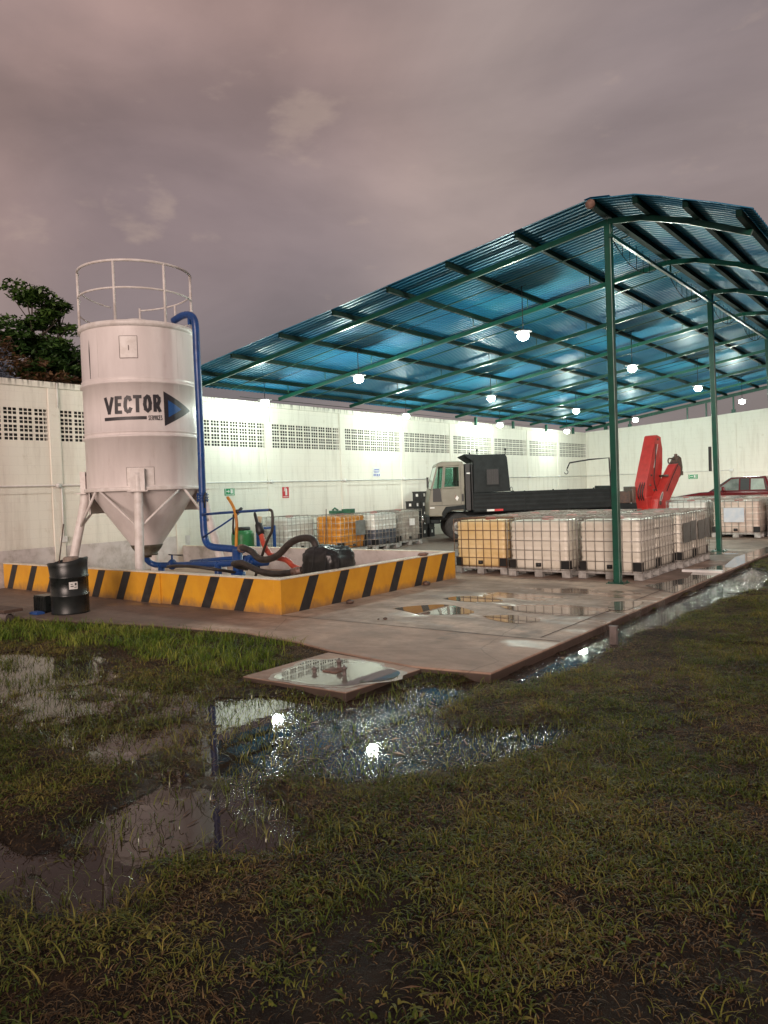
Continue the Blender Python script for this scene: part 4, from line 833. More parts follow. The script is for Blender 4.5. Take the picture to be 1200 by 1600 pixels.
# railing
rl = MB(); rr_ = SR+.0
def arc(p0, p1, r, z, z2=None, n=28): z2 = z if z2 is None else z2; return [sp(R(p0+(p1-p0)*i/n), r, z+(z2-z)*i/n) for i in range(n+1)]
rl.tube(arc(-96, 92, rr_, 6.46), .028, 8); rl.tube(arc(-100, 96, rr_, 5.93), .021, 8)
rl.tube(arc(-92, -152, rr_, 6.15, 6.02), .016, 8); rl.tube(arc(-92, -160, rr_, 5.62, 5.55), .016, 8)
rl.tube(arc(176, 98, rr_, 6.0, 6.12), .018, 8); rl.tube(arc(170, 96, rr_, 5.55, 5.55), .014, 8)
for ph in (-88, -21, 29, 78): rl.tube([sp(R(ph), rr_, 5.28), sp(R(ph), rr_, 6.46)], .027, 8)
for ph in (176, 133): rl.tube([sp(R(ph), rr_, 5.28), sp(R(ph), rr_, 6.05)], .024, 8)
rl.build('guard_rail', 'silow', so)
# lettering painted on the shell, letters laid out along the arc
LT = {'V': [[(0, 1), (.5, 0), (1, 1)]], 'E': [[(.95, 1), (.08, 1), (.0, 0), (.9, 0)], [(.05, .52), (.75, .52)]],
      'C': [[(.98, .82), (.8, .97), (.5, 1), (.2, .88), (.05, .6), (.02, .35), (.15, .1), (.42, 0), (.75, .03), (.97, .2)]],
      'T': [[(0, 1), (1, 1)], [(.5, 1), (.47, 0)]], 'O': [[(.5, 1), (.82, .88), (.97, .55), (.88, .15), (.5, 0), (.15, .12), (.02, .45), (.15, .86), (.5, 1), (.7, .97)]],
      'R': [[(.08, 0), (.08, 1), (.6, 1), (.88, .88), (.9, .66), (.7, .48), (.12, .44)], [(.42, .46), (.95, 0)]],
      'S': [[(.9, .85), (.6, 1), (.2, .93), (.1, .72), (.35, .55), (.75, .42), (.9, .22), (.65, .02), (.25, 0), (.05, .15)]],
      'I': [[(.5, 1), (.5, 0)]]}
def shell_quad(w, p, q, hw, r):
    (a, b), (c, d) = p, q; L_ = math.hypot(c-a, d-b); n = max(1, int(L_/.03)); ux, uz = (c-a)/L_, (d-b)/L_; vs = []
    for i in range(n+1):
        t = i/n; x = a+(c-a)*t; z = b+(d-b)*t
        for s in (1, -1): vs.append(sp((x-uz*hw*s)/SR, r, z+ux*hw*s))
    w.add(vs, [(2*i, 2*i+1, 2*i+3, 2*i+2) for i in range(n)])
def shell_text(txt, x0, widths, z0, h, gap, wt, rise, lay):
    w = MB(); x = x0; k = 0
    for ch, wd in zip(txt, widths):
        for st_ in LT[ch]:
            pp = [(x+wt+(wd-2*wt)*a+.10*h*b*0, z0+rise*(x-x0)+wt+(h-2*wt)*b) for a, b in st_]
            for i in range(len(pp)-1):
                (a, b), (c, d) = pp[i], pp[i+1]; L_ = math.hypot(c-a, d-b); e = wt*.75/L_
                shell_quad(w, (a-(c-a)*e, b-(d-b)*e), (c+(c-a)*e, d+(d-b)*e), wt, SR+lay+.00018*k); k += 1
        x += wd+gap
    w.build('lettering', 'letter', so); return x
shell_text('VECTOR', -.735, (.212, .166, .170, .176, .176, .170), 3.455, .35, .012, .033, .035, .004)
shell_text('SERVICES', .13, (.034, .031, .033, .033, .014, .033, .031, .034), 3.33, .095, .0045, .0058, .02, .004)
w = MB(); k = 16
vs = []
for i in range(k+1): x = -.74+.84*i/k; vs += [sp(x/SR, SR+.004, 3.335+.012*i/k), sp(x/SR, SR+.004, 3.40+.012*i/k)]
w.add(vs, [(2*i, 2*i+2, 2*i+3, 2*i+1) for i in range(k)]); w.build('underline', 'letter', so)
def tri(x0, x1, zc, hh, r, mat):
    w = MB(); n = 20; vs = []
    for i in range(n+1): t = i/n; x = x0+(x1-x0)*t; g = hh*(1-t)+.0005; vs += [sp(x/SR, r, zc-g+.0*t), sp(x/SR, r, zc+g)]
    w.add(vs, [(2*i, 2*i+2, 2*i+3, 2*i+1) for i in range(n)]); w.build('arrow_emblem', mat, so)
tri(.45, 1.16, 3.565, .345, SR+.004, 'letter'); tri(.54, .86, 3.57, .17, SR+.008, 'lblue')
# ------------------------------------------------------------------ blue pipework beside the silo
bp_ = empty('blue_pipework', (-12.3, 10.1, 0), 'blue painted fill pipe and manifold rising beside the silo', 'pipework')
w = MB(); w.tube(smooth_path([(-12.98, 10.1, 5.43), (-12.69, 10.1, 5.49), (-12.45, 10.1, 5.46), (-12.32, 10.1, 5.34), (-12.29, 10.1, 5.1), (-12.29, 10.1, 4.57), (-12.28, 10.1, 3.41), (-12.30, 10.1, 2.0), (-12.31, 10.1, 1.25), (-12.29, 10.1, .98), (-12.22, 10.1, .83), (-12.05, 10.1, .765), (-11.8, 10.1, .75), (-11.31, 10.1, .73), (-11.15, 10.1, .73)], 4), .072, 18); w.build('riser_pipe', 'blue', bp_)
w = MB(); w.box(-12.46, -12.40, 10.04, 10.16, 5.26, 5.42); w.build('pipe_bracket', 'blue', bp_)
w = MB()
for z in (1.70, 1.755, 1.81): w.lathe([(.06, z), (.125, z), (.125, z+.022), (.06, z+.022)], (-12.305, 10.1), 24)
for k in range(6): a = k*math.pi/3+.3; w.tube([(-12.305+.105*math.cos(a), 10.1+.105*math.sin(a), 1.67), (-12.305+.105*math.cos(a), 10.1+.105*math.sin(a), 1.86)], .012, 6)
fl = w.build('flange', 'blue', bp_)
w = MB(); w.tube([(-12.14, 10.05, 1.86), (-12.13, 10.0, 1.78), (-12.13, 10.0, 1.55)], .018, 6); w.build('valve_lever', 'trim', fl)
w = MB(); w.tube(smooth_path([(-13.88, 9.8, .60), (-13.90, 9.86, .47), (-13.84, 9.95, .38), (-13.60, 10.0, .36), (-12.6, 10.0, .40), (-11.72, 10.0, .44), (-11.1, 10.0, .48), (-10.75, 10.0, .50)], 4), .062, 16); w.build('outlet_pipe', 'blue', bp_)
w = MB(); w.tube([(-12.98, 10.28, .42), (-12.06, 10.28, .50), (-11.30, 10.28, .55)], .045, 14); w.build('return_pipe', 'blue', bp_)
w = MB()
for x, z1, r_ in ((-13.62, .36, .07), (-11.80, .44, .075), (-11.22, .73, .10)): w.tube([(x, 10.0, .02), (x, 10.0, z1)], r_, 16)
w.tube([(-11.22, 10.0, .30), (-11.22, 10.0, .02)], .14, 18); w.build('support_leg', 'blue', bp_)
w = MB(); w.lathe([(0, -.045), (.09, -.045), (.115, 0), (.09, .045), (0, .045)], (0, 0), 24, cap=False); w.v = [(-13.22+z, 9.98+x, .39+y) for x, y, z in w.v]
w.lathe([(.02, 0), (.02, .1)], (-13.22, 9.98), 8); w.v[-16:] = [(x, y, z+.48) for x, y, z in w.v[-16:]]; vb = w.build('butterfly_valve', 'blue', bp_)
w = MB(); w.bar((-13.30, 9.98, .585), (-12.85, 9.96, .60), .03, .012); w.bar((-13.30, 9.96, .60), (-12.88, 9.99, .575), .03, .012); w.build('valve_lever', 'trim', vb)
w = MB()
for x in (-10.95, -10.86): w.lathe([(.05, -.012), (.135, -.012), (.135, .012), (.05, .012)], (0, 0), 20); w.v[-80:] = [(x+z, 10.05+xx, .50+y) for xx, y, z in w.v[-80:]]
w.tube([(-10.84, 10.05, .50), (-10.70, 10.05, .50), (-10.45, 10.05, .49)], [.11, .085, .05], 16); w.build('reducer', 'blue', bp_)
w = MB(); w.tube([(-12.25, 10.03, 1.42), (-11.56, 10.0, 1.45), (-10.65, 10.0, 1.48), (-10.28, 10.0, 1.49)], .026, 10); w.tube([(-12.27, 10.03, .96), (-11.67, 10.0, 1.19), (-11.15, 10.0, 1.42)], .018, 8); w.build('hose_bracket', 'blue', bp_)
w = MB(); w.lathe([(.03, 1.43), (.05, 1.44), (.05, 1.50), (.03, 1.51)], (-11.15, 10.0), 12); w.tube([(-11.25, 10.0, 1.40), (-11.05, 10.0, 1.53)], .03, 8); w.tube([(-11.26, 9.98, 1.42), (-11.28, 9.97, 1.15), (-11.27, 9.97, 1.02)], .02, 8); w.build('hose_clamp', 'trim', bp_)
# hoses
def hose(name, label, pts, r, mat, ends=()):
    w = MB(); P_ = smooth_path(pts, 6); w.tube(P_, r, 14); o = w.build(name, mat); tag(o, label, 'hose')
    for (i, rr2, m_) in ends:
        q = MB(); a = P_[i]; b = P_[i+(4 if i >= 0 and i+4 < len(P_) else -4)] if i >= 0 else P_[i-4]
        for t in (0, .35, .7, 1): pass
        q.tube([a, Vector(a).lerp(b, .5), b], [rr2, rr2*1.12, rr2], 14); q.build('hose_clamp', m_, o)
    return o
hose('suction_hose', 'black hose running from the end of the blue riser pipe up to the wrapped pump', [(-11.13, 10.0, .745), (-10.95, 9.9, .78), (-10.76, 9.8, .78), (-10.57, 9.8, .71), (-10.41, 9.75, .63), (-10.21, 9.7, .595), (-9.99, 9.7, .62), (-9.77, 9.7, .71), (-9.54, 9.7, .88), (-9.33, 9.7, .97), (-9.13, 9.7, 1.0), (-8.98, 9.7, .98), (-8.88, 9.68, .90), (-8.85, 9.66, .78)], .062, 'hose', [(1, .075, 'clamp')])
hose('discharge_hose', 'lower black hose looping from the blue manifold to the foot of the wrapped pump', [(-10.85, 9.9, .40), (-10.86, 9.6, .50), (-10.72, 9.5, .53), (-10.51, 9.48, .54), (-10.26, 9.45, .48), (-9.99, 9.42, .415), (-9.7, 9.42, .385), (-9.38, 9.42, .405), (-9.05, 9.45, .46), (-8.85, 9.5, .49)], .056, 'hose', [(2, .064, 'trim'), (-6, .066, 'clamp')])
hose('wash_hose', 'upright red hose with a black nozzle leaning out of the bund', [(-10.80, 10.25, 1.02), (-10.70, 10.2, .86), (-10.52, 10.15, .68), (-10.2, 10.05, .60), (-9.85, 9.95, .57), (-9.57, 9.85, .47), (-9.30, 9.8, .43), (-9.0, 9.8, .40)], .052, 'redhose')
nz_ = MB(); nz_.tube([(-10.80, 10.25, 1.0), (-10.83, 10.25, 1.08), (-10.86, 10.25, 1.20), (-10.90, 10.25, 1.24), (-10.95, 10.25, 1.40), (-10.96, 10.25, 1.44)], [.06, .085, .075, .035, .03, .02], 12)
o = nz_.build('hose_nozzle', 'trim', bpy.data.objects['wash_hose'])
hose('drip_hose', 'thin amber hose tied over the blue bracket, one end sticking up', [(-11.49, 10.05, 1.75), (-11.34, 10.03, 1.60), (-11.20, 9.97, 1.45), (-11.15, 9.95, 1.25), (-11.17, 9.95, 1.0), (-11.19, 9.95, .80)], .030, 'orange')
hose('drain_hose', 'thin brown hose hanging from the tip of the blue bracket into the bund', [(-10.30, 10.0, 1.49), (-10.23, 10.0, 1.46), (-10.22, 10.0, 1.3), (-10.25, 10.0, 1.1), (-10.36, 10.0, .95), (-10.48, 10.0, .75), (-10.66, 10.05, .48), (-10.85, 10.1, .22)], .026, 'hose')
hose('coiled_hose', 'black hose lying coiled on the bund floor behind the front wall', [(-12.6, 9.4, .42), (-12.2, 9.3, .46), (-11.7, 9.3, .46), (-11.3, 9.5, .40), (-11.2, 9.9, .30), (-11.6, 10.2, .2)], .03, 'hose')
# wrapped pump
pr = empty('wrapped_pump', (-8.45, 9.7, 0), 'pump wrapped in crumpled black plastic behind the yellow bund corner', 'pump')
def crumple(x0, x1, y0, y1, z0, z1, n, amp, seed, rnd=.16):
    q = MB(); cx, cy, cz = (x0+x1)/2, (y0+y1)/2, (z0+z1)/2; a, b, c = (x1-x0)/2, (y1-y0)/2, (z1-z0)/2; vs = []
    U, V = 72, 44
    for i in range(V+1):
        th = -math.pi/2+math.pi*i/V
        for k in range(U):
            ph = 2*math.pi*k/U; e = .5
            f = lambda t: math.copysign(abs(t)**e, t)
            p = Vector((f(math.cos(th))*f(math.cos(ph))*a, f(math.cos(th))*f(math.sin(ph))*b, f(math.sin(th))*c))
            nn = mnoise.noise(p*5+Vector((seed, 0, 0)))*amp+abs(mnoise.noise(p*9+Vector((0, seed, 0))))*amp*.8+mnoise.noise(p*22)*amp*.25
            p = p*(1+nn/max(.2, p.length)); vs.append((cx+p.x, cy+p.y, cz+p.z))
    q.add(vs, [(i*U+k, i*U+(k+1) % U, (i+1)*U+(k+1) % U, (i+1)*U+k) for i in range(V) for k in range(U)], True); return q
crumple(-9.02, -8.24, 9.38, 10.05, .02, .86, 0, .05, 3).build('plastic_wrap', 'tarp', pr)
w = MB(); w.tube([(-8.86, 9.66, .72), (-8.86, 9.66, .84)], .085, 16); w.build('inlet_port', 'craned', pr)
w = MB(); 
for k in range(3): 
    x = -8.75+k*.28; w.tube(smooth_path([(x, 9.37, .25), (x+.08, 9.36, .55), (x+.1, 9.42, .86), (x+.1, 9.8, .88)], 4), .006, 5)
w.build('tie_cord', 'trim', pr)
w = MB(); w.box(-8.9, -8.2, 9.45, 9.95, .02, .12); w.build('pump_base', 'craned', pr)
# ------------------------------------------------------------------ drums and small things near the bund
dr = empty('steel_drum', (-11.45, 6.64, 0), 'open dented black steel drum with a white label in front of the yellow bund', 'drum')
w = MB(); n = 48; prof = [(.285, 0.0), (.292, .01), (.286, .03), (.286, .27), (.297, .285), (.297, .30), (.286, .315), (.286, .56), (.297, .575), (.297, .59), (.286, .605), (.286, .80), (.294, .865), (.286, .885), (.276, .875), (.272, .80), (.272, .1), (.001, .08)]
w.lathe(prof, (-11.45, 6.64), n, cap=False)
vv = []
for (x, y, z) in w.v:
    if z > .62:
        t = (z-.62)/.27; a = math.atan2(y-6.64, x+11.45); lx = (x+11.45)*.61+(y-6.64)*.79
        z = z-.06*t*(1-lx/.29)*.7 + t*.012*math.sin(3*a); x += -.03*t*(1-lx/.29); y += .012*t*math.sin(2*a+1)
    vv.append((x, y, z))
w.v = vv; w.build('drum_shell', 'drum', dr)
def drum_patch(a0, a1, z0, z1, r, mat, name, parent, n=6):
    q = MB(); vs = []
    for i in range(n+1): a = a0+(a1-a0)*i/n; vs += [(-11.45+r*math.cos(a), 6.64+r*math.sin(a), z0), (-11.45+r*math.cos(a), 6.64+r*math.sin(a), z1)]
    q.add(vs, [(2*i, 2*i+2, 2*i+3, 2*i+1) for i in range(n)]); return q.build(name, mat, parent)
fa = math.atan2(-6.64, 11.45)
lb = drum_patch(fa-.03, fa+.42, .40, .515, .289, 'paper', 'drum_label', dr)
drum_patch(fa+.27, fa+.36, .46, .495, .2905, 'ink', 'label_print', lb); drum_patch(fa+.05, fa+.2, .44, .455, .2905, 'ink', 'label_print', lb); drum_patch(fa+.05, fa+.16, .475, .485, .2905, 'ink', 'label_print', lb); drum_patch(fa+.24, fa+.38, .425, .435, .2905, 'ink', 'label_print', lb)
rag = crumple(-11.46, -11.28, 6.56, 6.76, .78, .90, 0, .05, 9); tag(rag.build('dirty_rag', 'cloth'), 'crumpled dirty rag stuffed in the mouth of the black drum', 'rag')
w = MB(); w.tube([(-11.62, 6.50, .35), (-11.30, 6.50, 1.43)], .010, 8); tag(w.build('thin_stick', 'craned'), 'thin dark rod standing up out of the black drum', 'rod')
bc = empty('ribbed_box', (-12.0, 6.50, 0), 'small dark ribbed plastic box beside the black drum', 'box', rz=0)
w = MB(); w.box(-12.17, -11.82, 6.42, 6.66, 0, .27)
for k in range(7): w.box(-12.165+k*.052, -12.14+k*.052, 6.408, 6.42, .01, .25)
w.build('box_body', 'drum', bc, bevel=.01)
w = MB(); w.box(-11.95, -11.73, 6.22, 6.36, 0, .035); w.box(-11.93, -11.75, 6.235, 6.345, .035, .045); tag(w.build('blue_tool_tray', 'bluep', bevel=.015), 'small flat blue plastic tray lying at the foot of the black drum', 'tray')
w = MB(); w.box(-12.9, -11.75, 5.72, 6.02, .10, .145); w.box(-12.6, -12.5, 5.74, 6.0, .0, .10); tag(w.build('weathered_board', 'wood', bevel=.006), 'weathered reddish board lying flat at the left edge of the slab', 'board')
w = MB(); n = 20
w.tube([(-12.6, 5.55, .02), (-11.70, 5.78, .02)], .075, n, cap=False); w.tube([(-11.70, 5.78, .02), (-12.0, 5.70, .02)], .055, n, cap=True)
tag(w.build('clay_pipe', 'pipegrey'), 'short grey clay pipe lying under the weathered board', 'pipe')
def rock(x, y, z, s, label, mat='rock', flat=.6, cat='stone', nm='stone'):
    q = MB(); U, V = 14, 9; vs = []
    for i in range(V+1):
        th = -math.pi/2+math.pi*i/V
        for k in range(U):
            ph = 2*math.pi*k/U; p = Vector((math.cos(th)*math.cos(ph), math.cos(th)*math.sin(ph), math.sin(th)*flat)); p *= s*(1+.35*mnoise.noise(p*2.3+Vector((x, y, 0)))); vs.append((x+p.x, y+p.y, z+s*flat*.8+p.z))
    q.add(vs, [(i*U+k, i*U+(k+1) % U, (i+1)*U+(k+1) % U, (i+1)*U+k) for i in range(V) for k in range(U)], True)
    tag(q.build(nm, mat), label, cat)
rock(-7.80, 9.25, 0, .062, 'dark lump lying at the foot of the bund, third stripe from the corner', 'craned')
rock(-7.92, 11.60, 0, .075, 'dark lump lying at the foot of the bund near its right end', 'craned')
rock(-8.08, 11.75, .53, .10, 'brown flat stone resting on top of the bund coping', 'rock', .35)
rock(-6.38, 8.31, 0, .030, 'small black pebble alone on the wet slab', 'craned')
rock(-6.46, 8.26, 0, .016, 'tiny black chip beside the small black pebble on the slab', 'craned')
w = MB(); w.box(-3.30, -3.22, 8.55, 8.60, -.12, .11); w.box(-3.31, -3.21, 8.548, 8.602, .105, .115); tag(w.build('survey_stake', 'pipegrey'), 'short grey post stuck in the mud beside the slab edge', 'stake')
w = MB(); w.box(-3.62, -3.50, 6.4, 6.42, -.1, -.08)
w = MB(); w.box(-4.35, -3.62, 15.05, 15.22, .004, .05); tag(w.build('white_plank', 'white', bevel=.004), 'pale plank lying flat on the slab right of the tote cluster', 'plank')
# thin film of rain beside the gutter, right of the totes
w = MB(); pp = [(-4.35, 12.9), (-3.66, 12.2), (-3.64, 14.0), (-3.64, 17.5), (-3.66, 21.5), (-4.0, 21.0), (-4.1, 18.2), (-3.92, 16.6), (-4.25, 15.6), (-4.0, 14.2)]
w.add([(a, b, .0042) for a, b in pp], [list(range(len(pp)))]); tag(w.build('gutter_water', 'padwater'), kind='structure')
w = MB(); pp = [(-5.4, 18.7), (-4.9, 18.5), (-4.2, 19.0), (-4.4, 19.5), (-5.0, 19.55), (-5.6, 19.3)]
w.add([(a, b, .0042) for a, b in pp], [list(range(len(pp)))]); tag(w.build('post_puddle', 'padwater'), kind='structure')
for nm_, pp in (('apron_puddle', [(-6.85, 9.12), (-6.70, 9.45), (-6.36, 9.75), (-5.95, 9.62), (-5.55, 9.30), (-5.75, 9.02), (-6.15, 8.86), (-6.5, 8.98)]), ('apron_puddle', [(-6.7, 10.25), (-6.6, 10.62), (-6.1, 10.7), (-5.7, 10.4), (-6.2, 10.15)]), ('apron_puddle', [(-5.30, 9.10), (-4.9, 9.35), (-4.45, 9.15), (-4.6, 8.80), (-5.0, 8.88)]), ('apron_puddle', [(-5.5, 9.95), (-4.77, 10.25), (-4.05, 10.0), (-4.2, 9.62), (-5.0, 9.62)]), ('apron_puddle', [(-4.2, 11.0), (-3.80, 11.2), (-3.74, 10.4), (-4.0, 10.35)])):
    q = [Vector((a, b, .0042)) for a, b in pp]; q = smooth_path(q+[q[0]], 6)[:-1]
    w = MB(); w.add(q, [list(range(len(q)))]); tag(w.build(nm_, 'padwater'), kind='structure')
# ------------------------------------------------------------------ intermediate bulk totes
def make_tote(tank='bottle', cage='cage', label=None, lvl=None, plates=(), cap='lidred'):
    """1.2 (x) by 1.0 (y) by 1.16 m; origin at the centre of the pallet foot print"""
    r = empty('bulk_tote', (0, 0, 0), label, 'tote', lin=False)
    a, b = .60, .50
    w = MB()
    for x in (-a, -.075, a-.15):
        for y in (-b, -.06, b-.12): w.box(x, x+.15, y, y+.12, .0, .10)
    for y in (-b, -.06, b-.12): w.box(-a+.001, a-.001, y+.002, y+.118, .0995, .125)
    w.box(-a+.002, a-.002, -b+.001, b-.001, .118, .140)
    for x in (-a, -.075, a-.15): w.box(x+.002, x+.148, -b, b, -.0, .014)
    w.build('pallet', 'pallet', r, bevel=.004, seg=1)
    z0, z1 = .145, 1.085
    q = MB(); A, B = a-.035, b-.035; RD = .085; prof = []
    def ring(i, z, rd):
        pts = []
        for (sx, sy, a0) in ((1, 1, 0), (-1, 1, 90), (-1, -1, 180), (1, -1, 270)):
            for k in range(5):
                t = R(a0+k*22.5); pts.append((sx*(A-i-rd)+rd*math.cos(t), sy*(B-i-rd)+rd*math.sin(t), z))
        return pts
    rings = []; zs = [(z0, .05), (z0+.02, .018), (z0+.05, 0.0)]
    for k in range(4):
        zc = z0+.06+(k+1)*.185; zs += [(zc-.03, .0), (zc-.012, .008), (zc+.012, .008), (zc+.03, .0)]
    zs += [(z1-.06, 0), (z1-.02, .016), (z1, .055)]
    for z, i in zs: rings.append(ring(i, z, RD))
    n = len(rings[0]); vs = [p for g in rings for p in g]
    fs = [(i*n+k, i*n+(k+1) % n, (i+1)*n+(k+1) % n, (i+1)*n+k) for i in range(len(rings)-1) for k in range(n)]
    q.add(vs, fs, True); q.f.append(list(range(n))[::-1]); q.sm.append(False); q.mi.append(0); q.f.append([len(vs)-n+k for k in range(n)]); q.sm.append(False); q.mi.append(0)
    # shallow vertical ribs moulded in the long and short sides
    if lvl:
        for kf, f in enumerate(q.f):
            if max(q.v[i][2] for i in f) < lvl: q.mi[kf] = 1
    q.build('tank', [tank, 'dark'], r)
    w = MB()
    for z in (.155, .33, .515, .70, .885, 1.075, 1.12):
        w.tube([(-a, -b, z), (a, -b, z), (a, b, z), (-a, b, z)], .0075, 6, closed=True)
    for k in range(8): 
        x = -a+.0+(2*a)*k/7
        for y in (-b-.004, b+.004): w.tube([(x, y, .13), (x, y, 1.12)], .0075, 6)
    for k in range(1, 6):
        y = -b+2*b*k/6
        for x in (-a-.004, a+.004): w.tube([(x, y, .13), (x, y, 1.12)], .0075, 6)
    for y in (-.17, .17): w.bar((-a, y, 1.125), (a, y, 1.125), .035, .018)
    w.build('cage', cage, r)
    for sx in (-1, 1):
        for sy in (-1, 1):
            w = MB(); w.box(sx*(a-.028)-.001*sx, sx*(a-.17), sy*(b-.021), sy*(b-.040), .15, .325); w.box(sx*(a-.022), sx*(a-.036), sy*(b-.022), sy*(b-.16), .151, .324)
            w.build('corner_guard', 'guard', r)
    w = MB(); w.lathe([(.0, 1.08), (.11, 1.08), (.11, 1.125), (.095, 1.135), (.0, 1.135)], (0, 0), 20, cap=False); w.build('fill_cap', cap, r)
    w = MB(); w.lathe([(.03, .20), (.05, .20), (.05, .27), (.03, .27)], (0, -b+.02), 12); w.build('outlet_valve', 'guard', r)
    for (face, u0, u1, v0, v1, m_) in plates:
        w = MB()
        if face == 'f': w.box(u0, u1, -b-.018, -b-.013, v0, v1)
        else: w.box(a+.013, a+.018, u0, u1, v0, v1)
        w.build('name_plate', m_, r, bevel=.002, seg=1)
    return r
GT1 = 'totes clustered beside the first green post'
def put(t, x, y, rz=0, label=None, group=None, sc_=(1, 1, 1), z=.002):
    t.location = (x, y, z); t.rotation_euler = (0, 0, R(rz)); t.scale = sc_
    if label: t['label'] = label
    if group: t['group'] = group
    return t
t_cream = make_tote('bottle')
t_amber = make_tote('bottley', 'rcage')
t_plate = make_tote('bottle', plates=[('s', -.44, .02, .50, .90, 'plate'), ('s', .06, .46, .52, .92, 'plate')])
t_clear = make_tote('bottlew', plates=[('s', -.05, .36, .45, .80, 'paper')])
put(t_amber, -7.91, 14.05, .8, 'amber tote with brown cage rails at the right end of the yellow bund', GT1, (1.0, 1, 1))
cols_ = [(-6.56, 13.97, 0, 1.08), (-5.17, 13.98, -.4, 1.0)]
put(t_cream, -5.17, 13.98, -.3, 'cream caged tote directly behind the first green post', GT1)
c = copy_tree(t_cream); put(c, -6.56, 13.93, .3, 'cream caged tote between the amber tote and the first green post', GT1, (1.07, 1, 1))
rown = {1: 'second row', 2: 'third row', 3: 'back row'}; cn_ = ['behind the amber tote', 'middle column', 'right column']
for ri in (1, 2, 3):
    for ci, x in enumerate((-7.91, -6.56, -5.17)):
        src = t_plate if (ci == 2 and ri >= 2) else t_cream
        if src is t_plate and ri == 2: c = t_plate
        else: c = copy_tree(src)
        dx = .06 if (ci == 2 and ri >= 2) else 0
        lab = 'cream tote, %s of the cluster by the post, %s' % (rown[ri], cn_[ci])
        if ci == 2 and ri >= 2: lab = 'cream tote with grey side plates, %s of the cluster by the post' % rown[ri]
        put(c, x+dx+random.uniform(-.02, .02), 13.98+ri*1.045+(.06 if ri >= 2 else 0), random.uniform(-.8, .8), lab, GT1)
GT2 = 'totes along the left wall'
put(t_clear, -15.66, 16.0, 90, 'nearly empty white tote with a white label plate, nearest the wall behind the drain hose', GT2)
t_or = make_tote('bottleo', plates=[('f', .05, .50, .50, .93, 'plate')]); put(t_or, -14.52, 16.95, 90, 'orange stained tote with a grey plate and green boxes on top', GT2)
t_dk = make_tote('bottlew', lvl=.66); put(t_dk, -14.38, 18.35, 90, 'white tote half full of dark liquid, right of the orange tote', GT2)
t_gr = make_tote('bottleg', plates=[('f', -.05, .22, .62, .84, 'paper')]); put(t_gr, -14.62, 19.92, 86, 'grey stained tote with a small white label, left of the stacked black crates', GT2)
for ch in list(t_clear.children):
    pass
GT3 = 'totes in front of the pickup'
c = copy_tree(t_clear); put(c, -6.85, 24.85, 0, 'white caged tote just left of the second green post', GT3)
t_be = make_tote('bottleg', plates=[('f', -.28, .22, .46, .88, 'bluel')]); t_be.name = 'bulk_tote'
for ch in t_be.children:
    if ch.name.startswith('tank'): ch.data.materials[0] = M('beige_plastic_tank', (.62, .53, .46), (.52, .44, .38), rough=.4, scale=2)
put(t_be, -5.40, 24.6, 0, 'beige tote with a large pale blue label behind the second green post', GT3, (1.12, 1, 1))
c = copy_tree(t_or); put(c, -4.0, 24.9, 0, 'orange stained tote at the right edge of the photo, right of the beige tote', GT3)
for k, (x, y, rz, src, lab) in enumerate([(-6.50, 25.95, 1, t_clear, 'white tote directly behind the one left of the second green post'), (-5.15, 25.75, 0, t_be, 'beige tote directly behind the pale blue labelled one'), (-9.55, 29.3, -1, t_clear, 'white tote at the far left of the rear row, behind the crane'),
     (-8.25, 29.3, 1, t_clear, 'white tote in the rear row near the red crane'), (-6.95, 29.2, 0, t_clear, 'white tote in the rear row in front of the pickup bonnet'), (-5.6, 29.2, 0, t_be, 'beige tote in the rear row in front of the pickup doors')]):
    c = copy_tree(src); put(c, x, y, rz, lab, GT3)
g = empty('green_boxes', (-14.5, 16.9, 1.14), 'two dark green metal cases lying on top of the orange tote', 'cases')
w = MB(); w.box(-14.66, -14.36, 16.60, 16.85, 1.15, 1.24); w.build('case_body', 'greenbox', g, bevel=.015)
w = MB(); w.box(-14.50, -14.20, 16.98, 17.24, 1.15, 1.27); w.tube([(-14.6, 16.70, 1.24), (-14.55, 16.74, 1.31), (-14.45, 16.78, 1.24)], .03, 8); w.build('case_body', 'greenbox', g, bevel=.015)
w = MB(); w.tube([(-14.50, 16.22, .02), (-14.44, 16.25, 1.30)], .014, 8); tag(w.build('iron_rod', 'craned'), 'thin dark iron rod standing against the front of the orange tote', 'rod')
# green barrel and its blue rack
gb = empty('green_barrel', (-14.75, 13.35, 0), 'green plastic barrel with a dark screw lid beyond the bund', 'barrel')
w = MB(); w.lathe([(.24, .0), (.275, .03), (.29, .12), (.285, .25), (.29, .40), (.285, .52), (.29, .64), (.285, .78), (.26, .86), (.21, .885), (.001, .885)], (-14.75, 13.35), 36, cap=False); w.build('barrel_body', 'barrelg', gb)
w = MB(); w.lathe([(.195, .88), (.20, .89), (.20, .95), (.18, .965), (.001, .965)], (-14.75, 13.35), 30, cap=False); w.build('screw_lid', 'trim', gb)
fr = empty('blue_rack', (-14.4, 13.6, 0), 'small blue steel rack standing beside the green barrel', 'rack')
w = MB()
for (x, y) in ((-14.30, 13.45), (-14.12, 13.85), (-15.1, 13.75)): w.box(x-.03, x+.03, y-.03, y+.03, .0, .98 if x > -15 else .5)
w.box(-14.34, -14.10, 13.42, 13.88, .90, .95); w.box(-15.1, -14.3, 13.68, 13.74, .42, .46); w.build('rack_frame', 'blue', fr)
w = MB(); w.tube([(-14.42, 13.6, .94), (-14.36, 13.6, 1.22)], .06, 12); w.build('wooden_grip', M('tan_grip', (.50, .36, .24), rough=.6), fr)
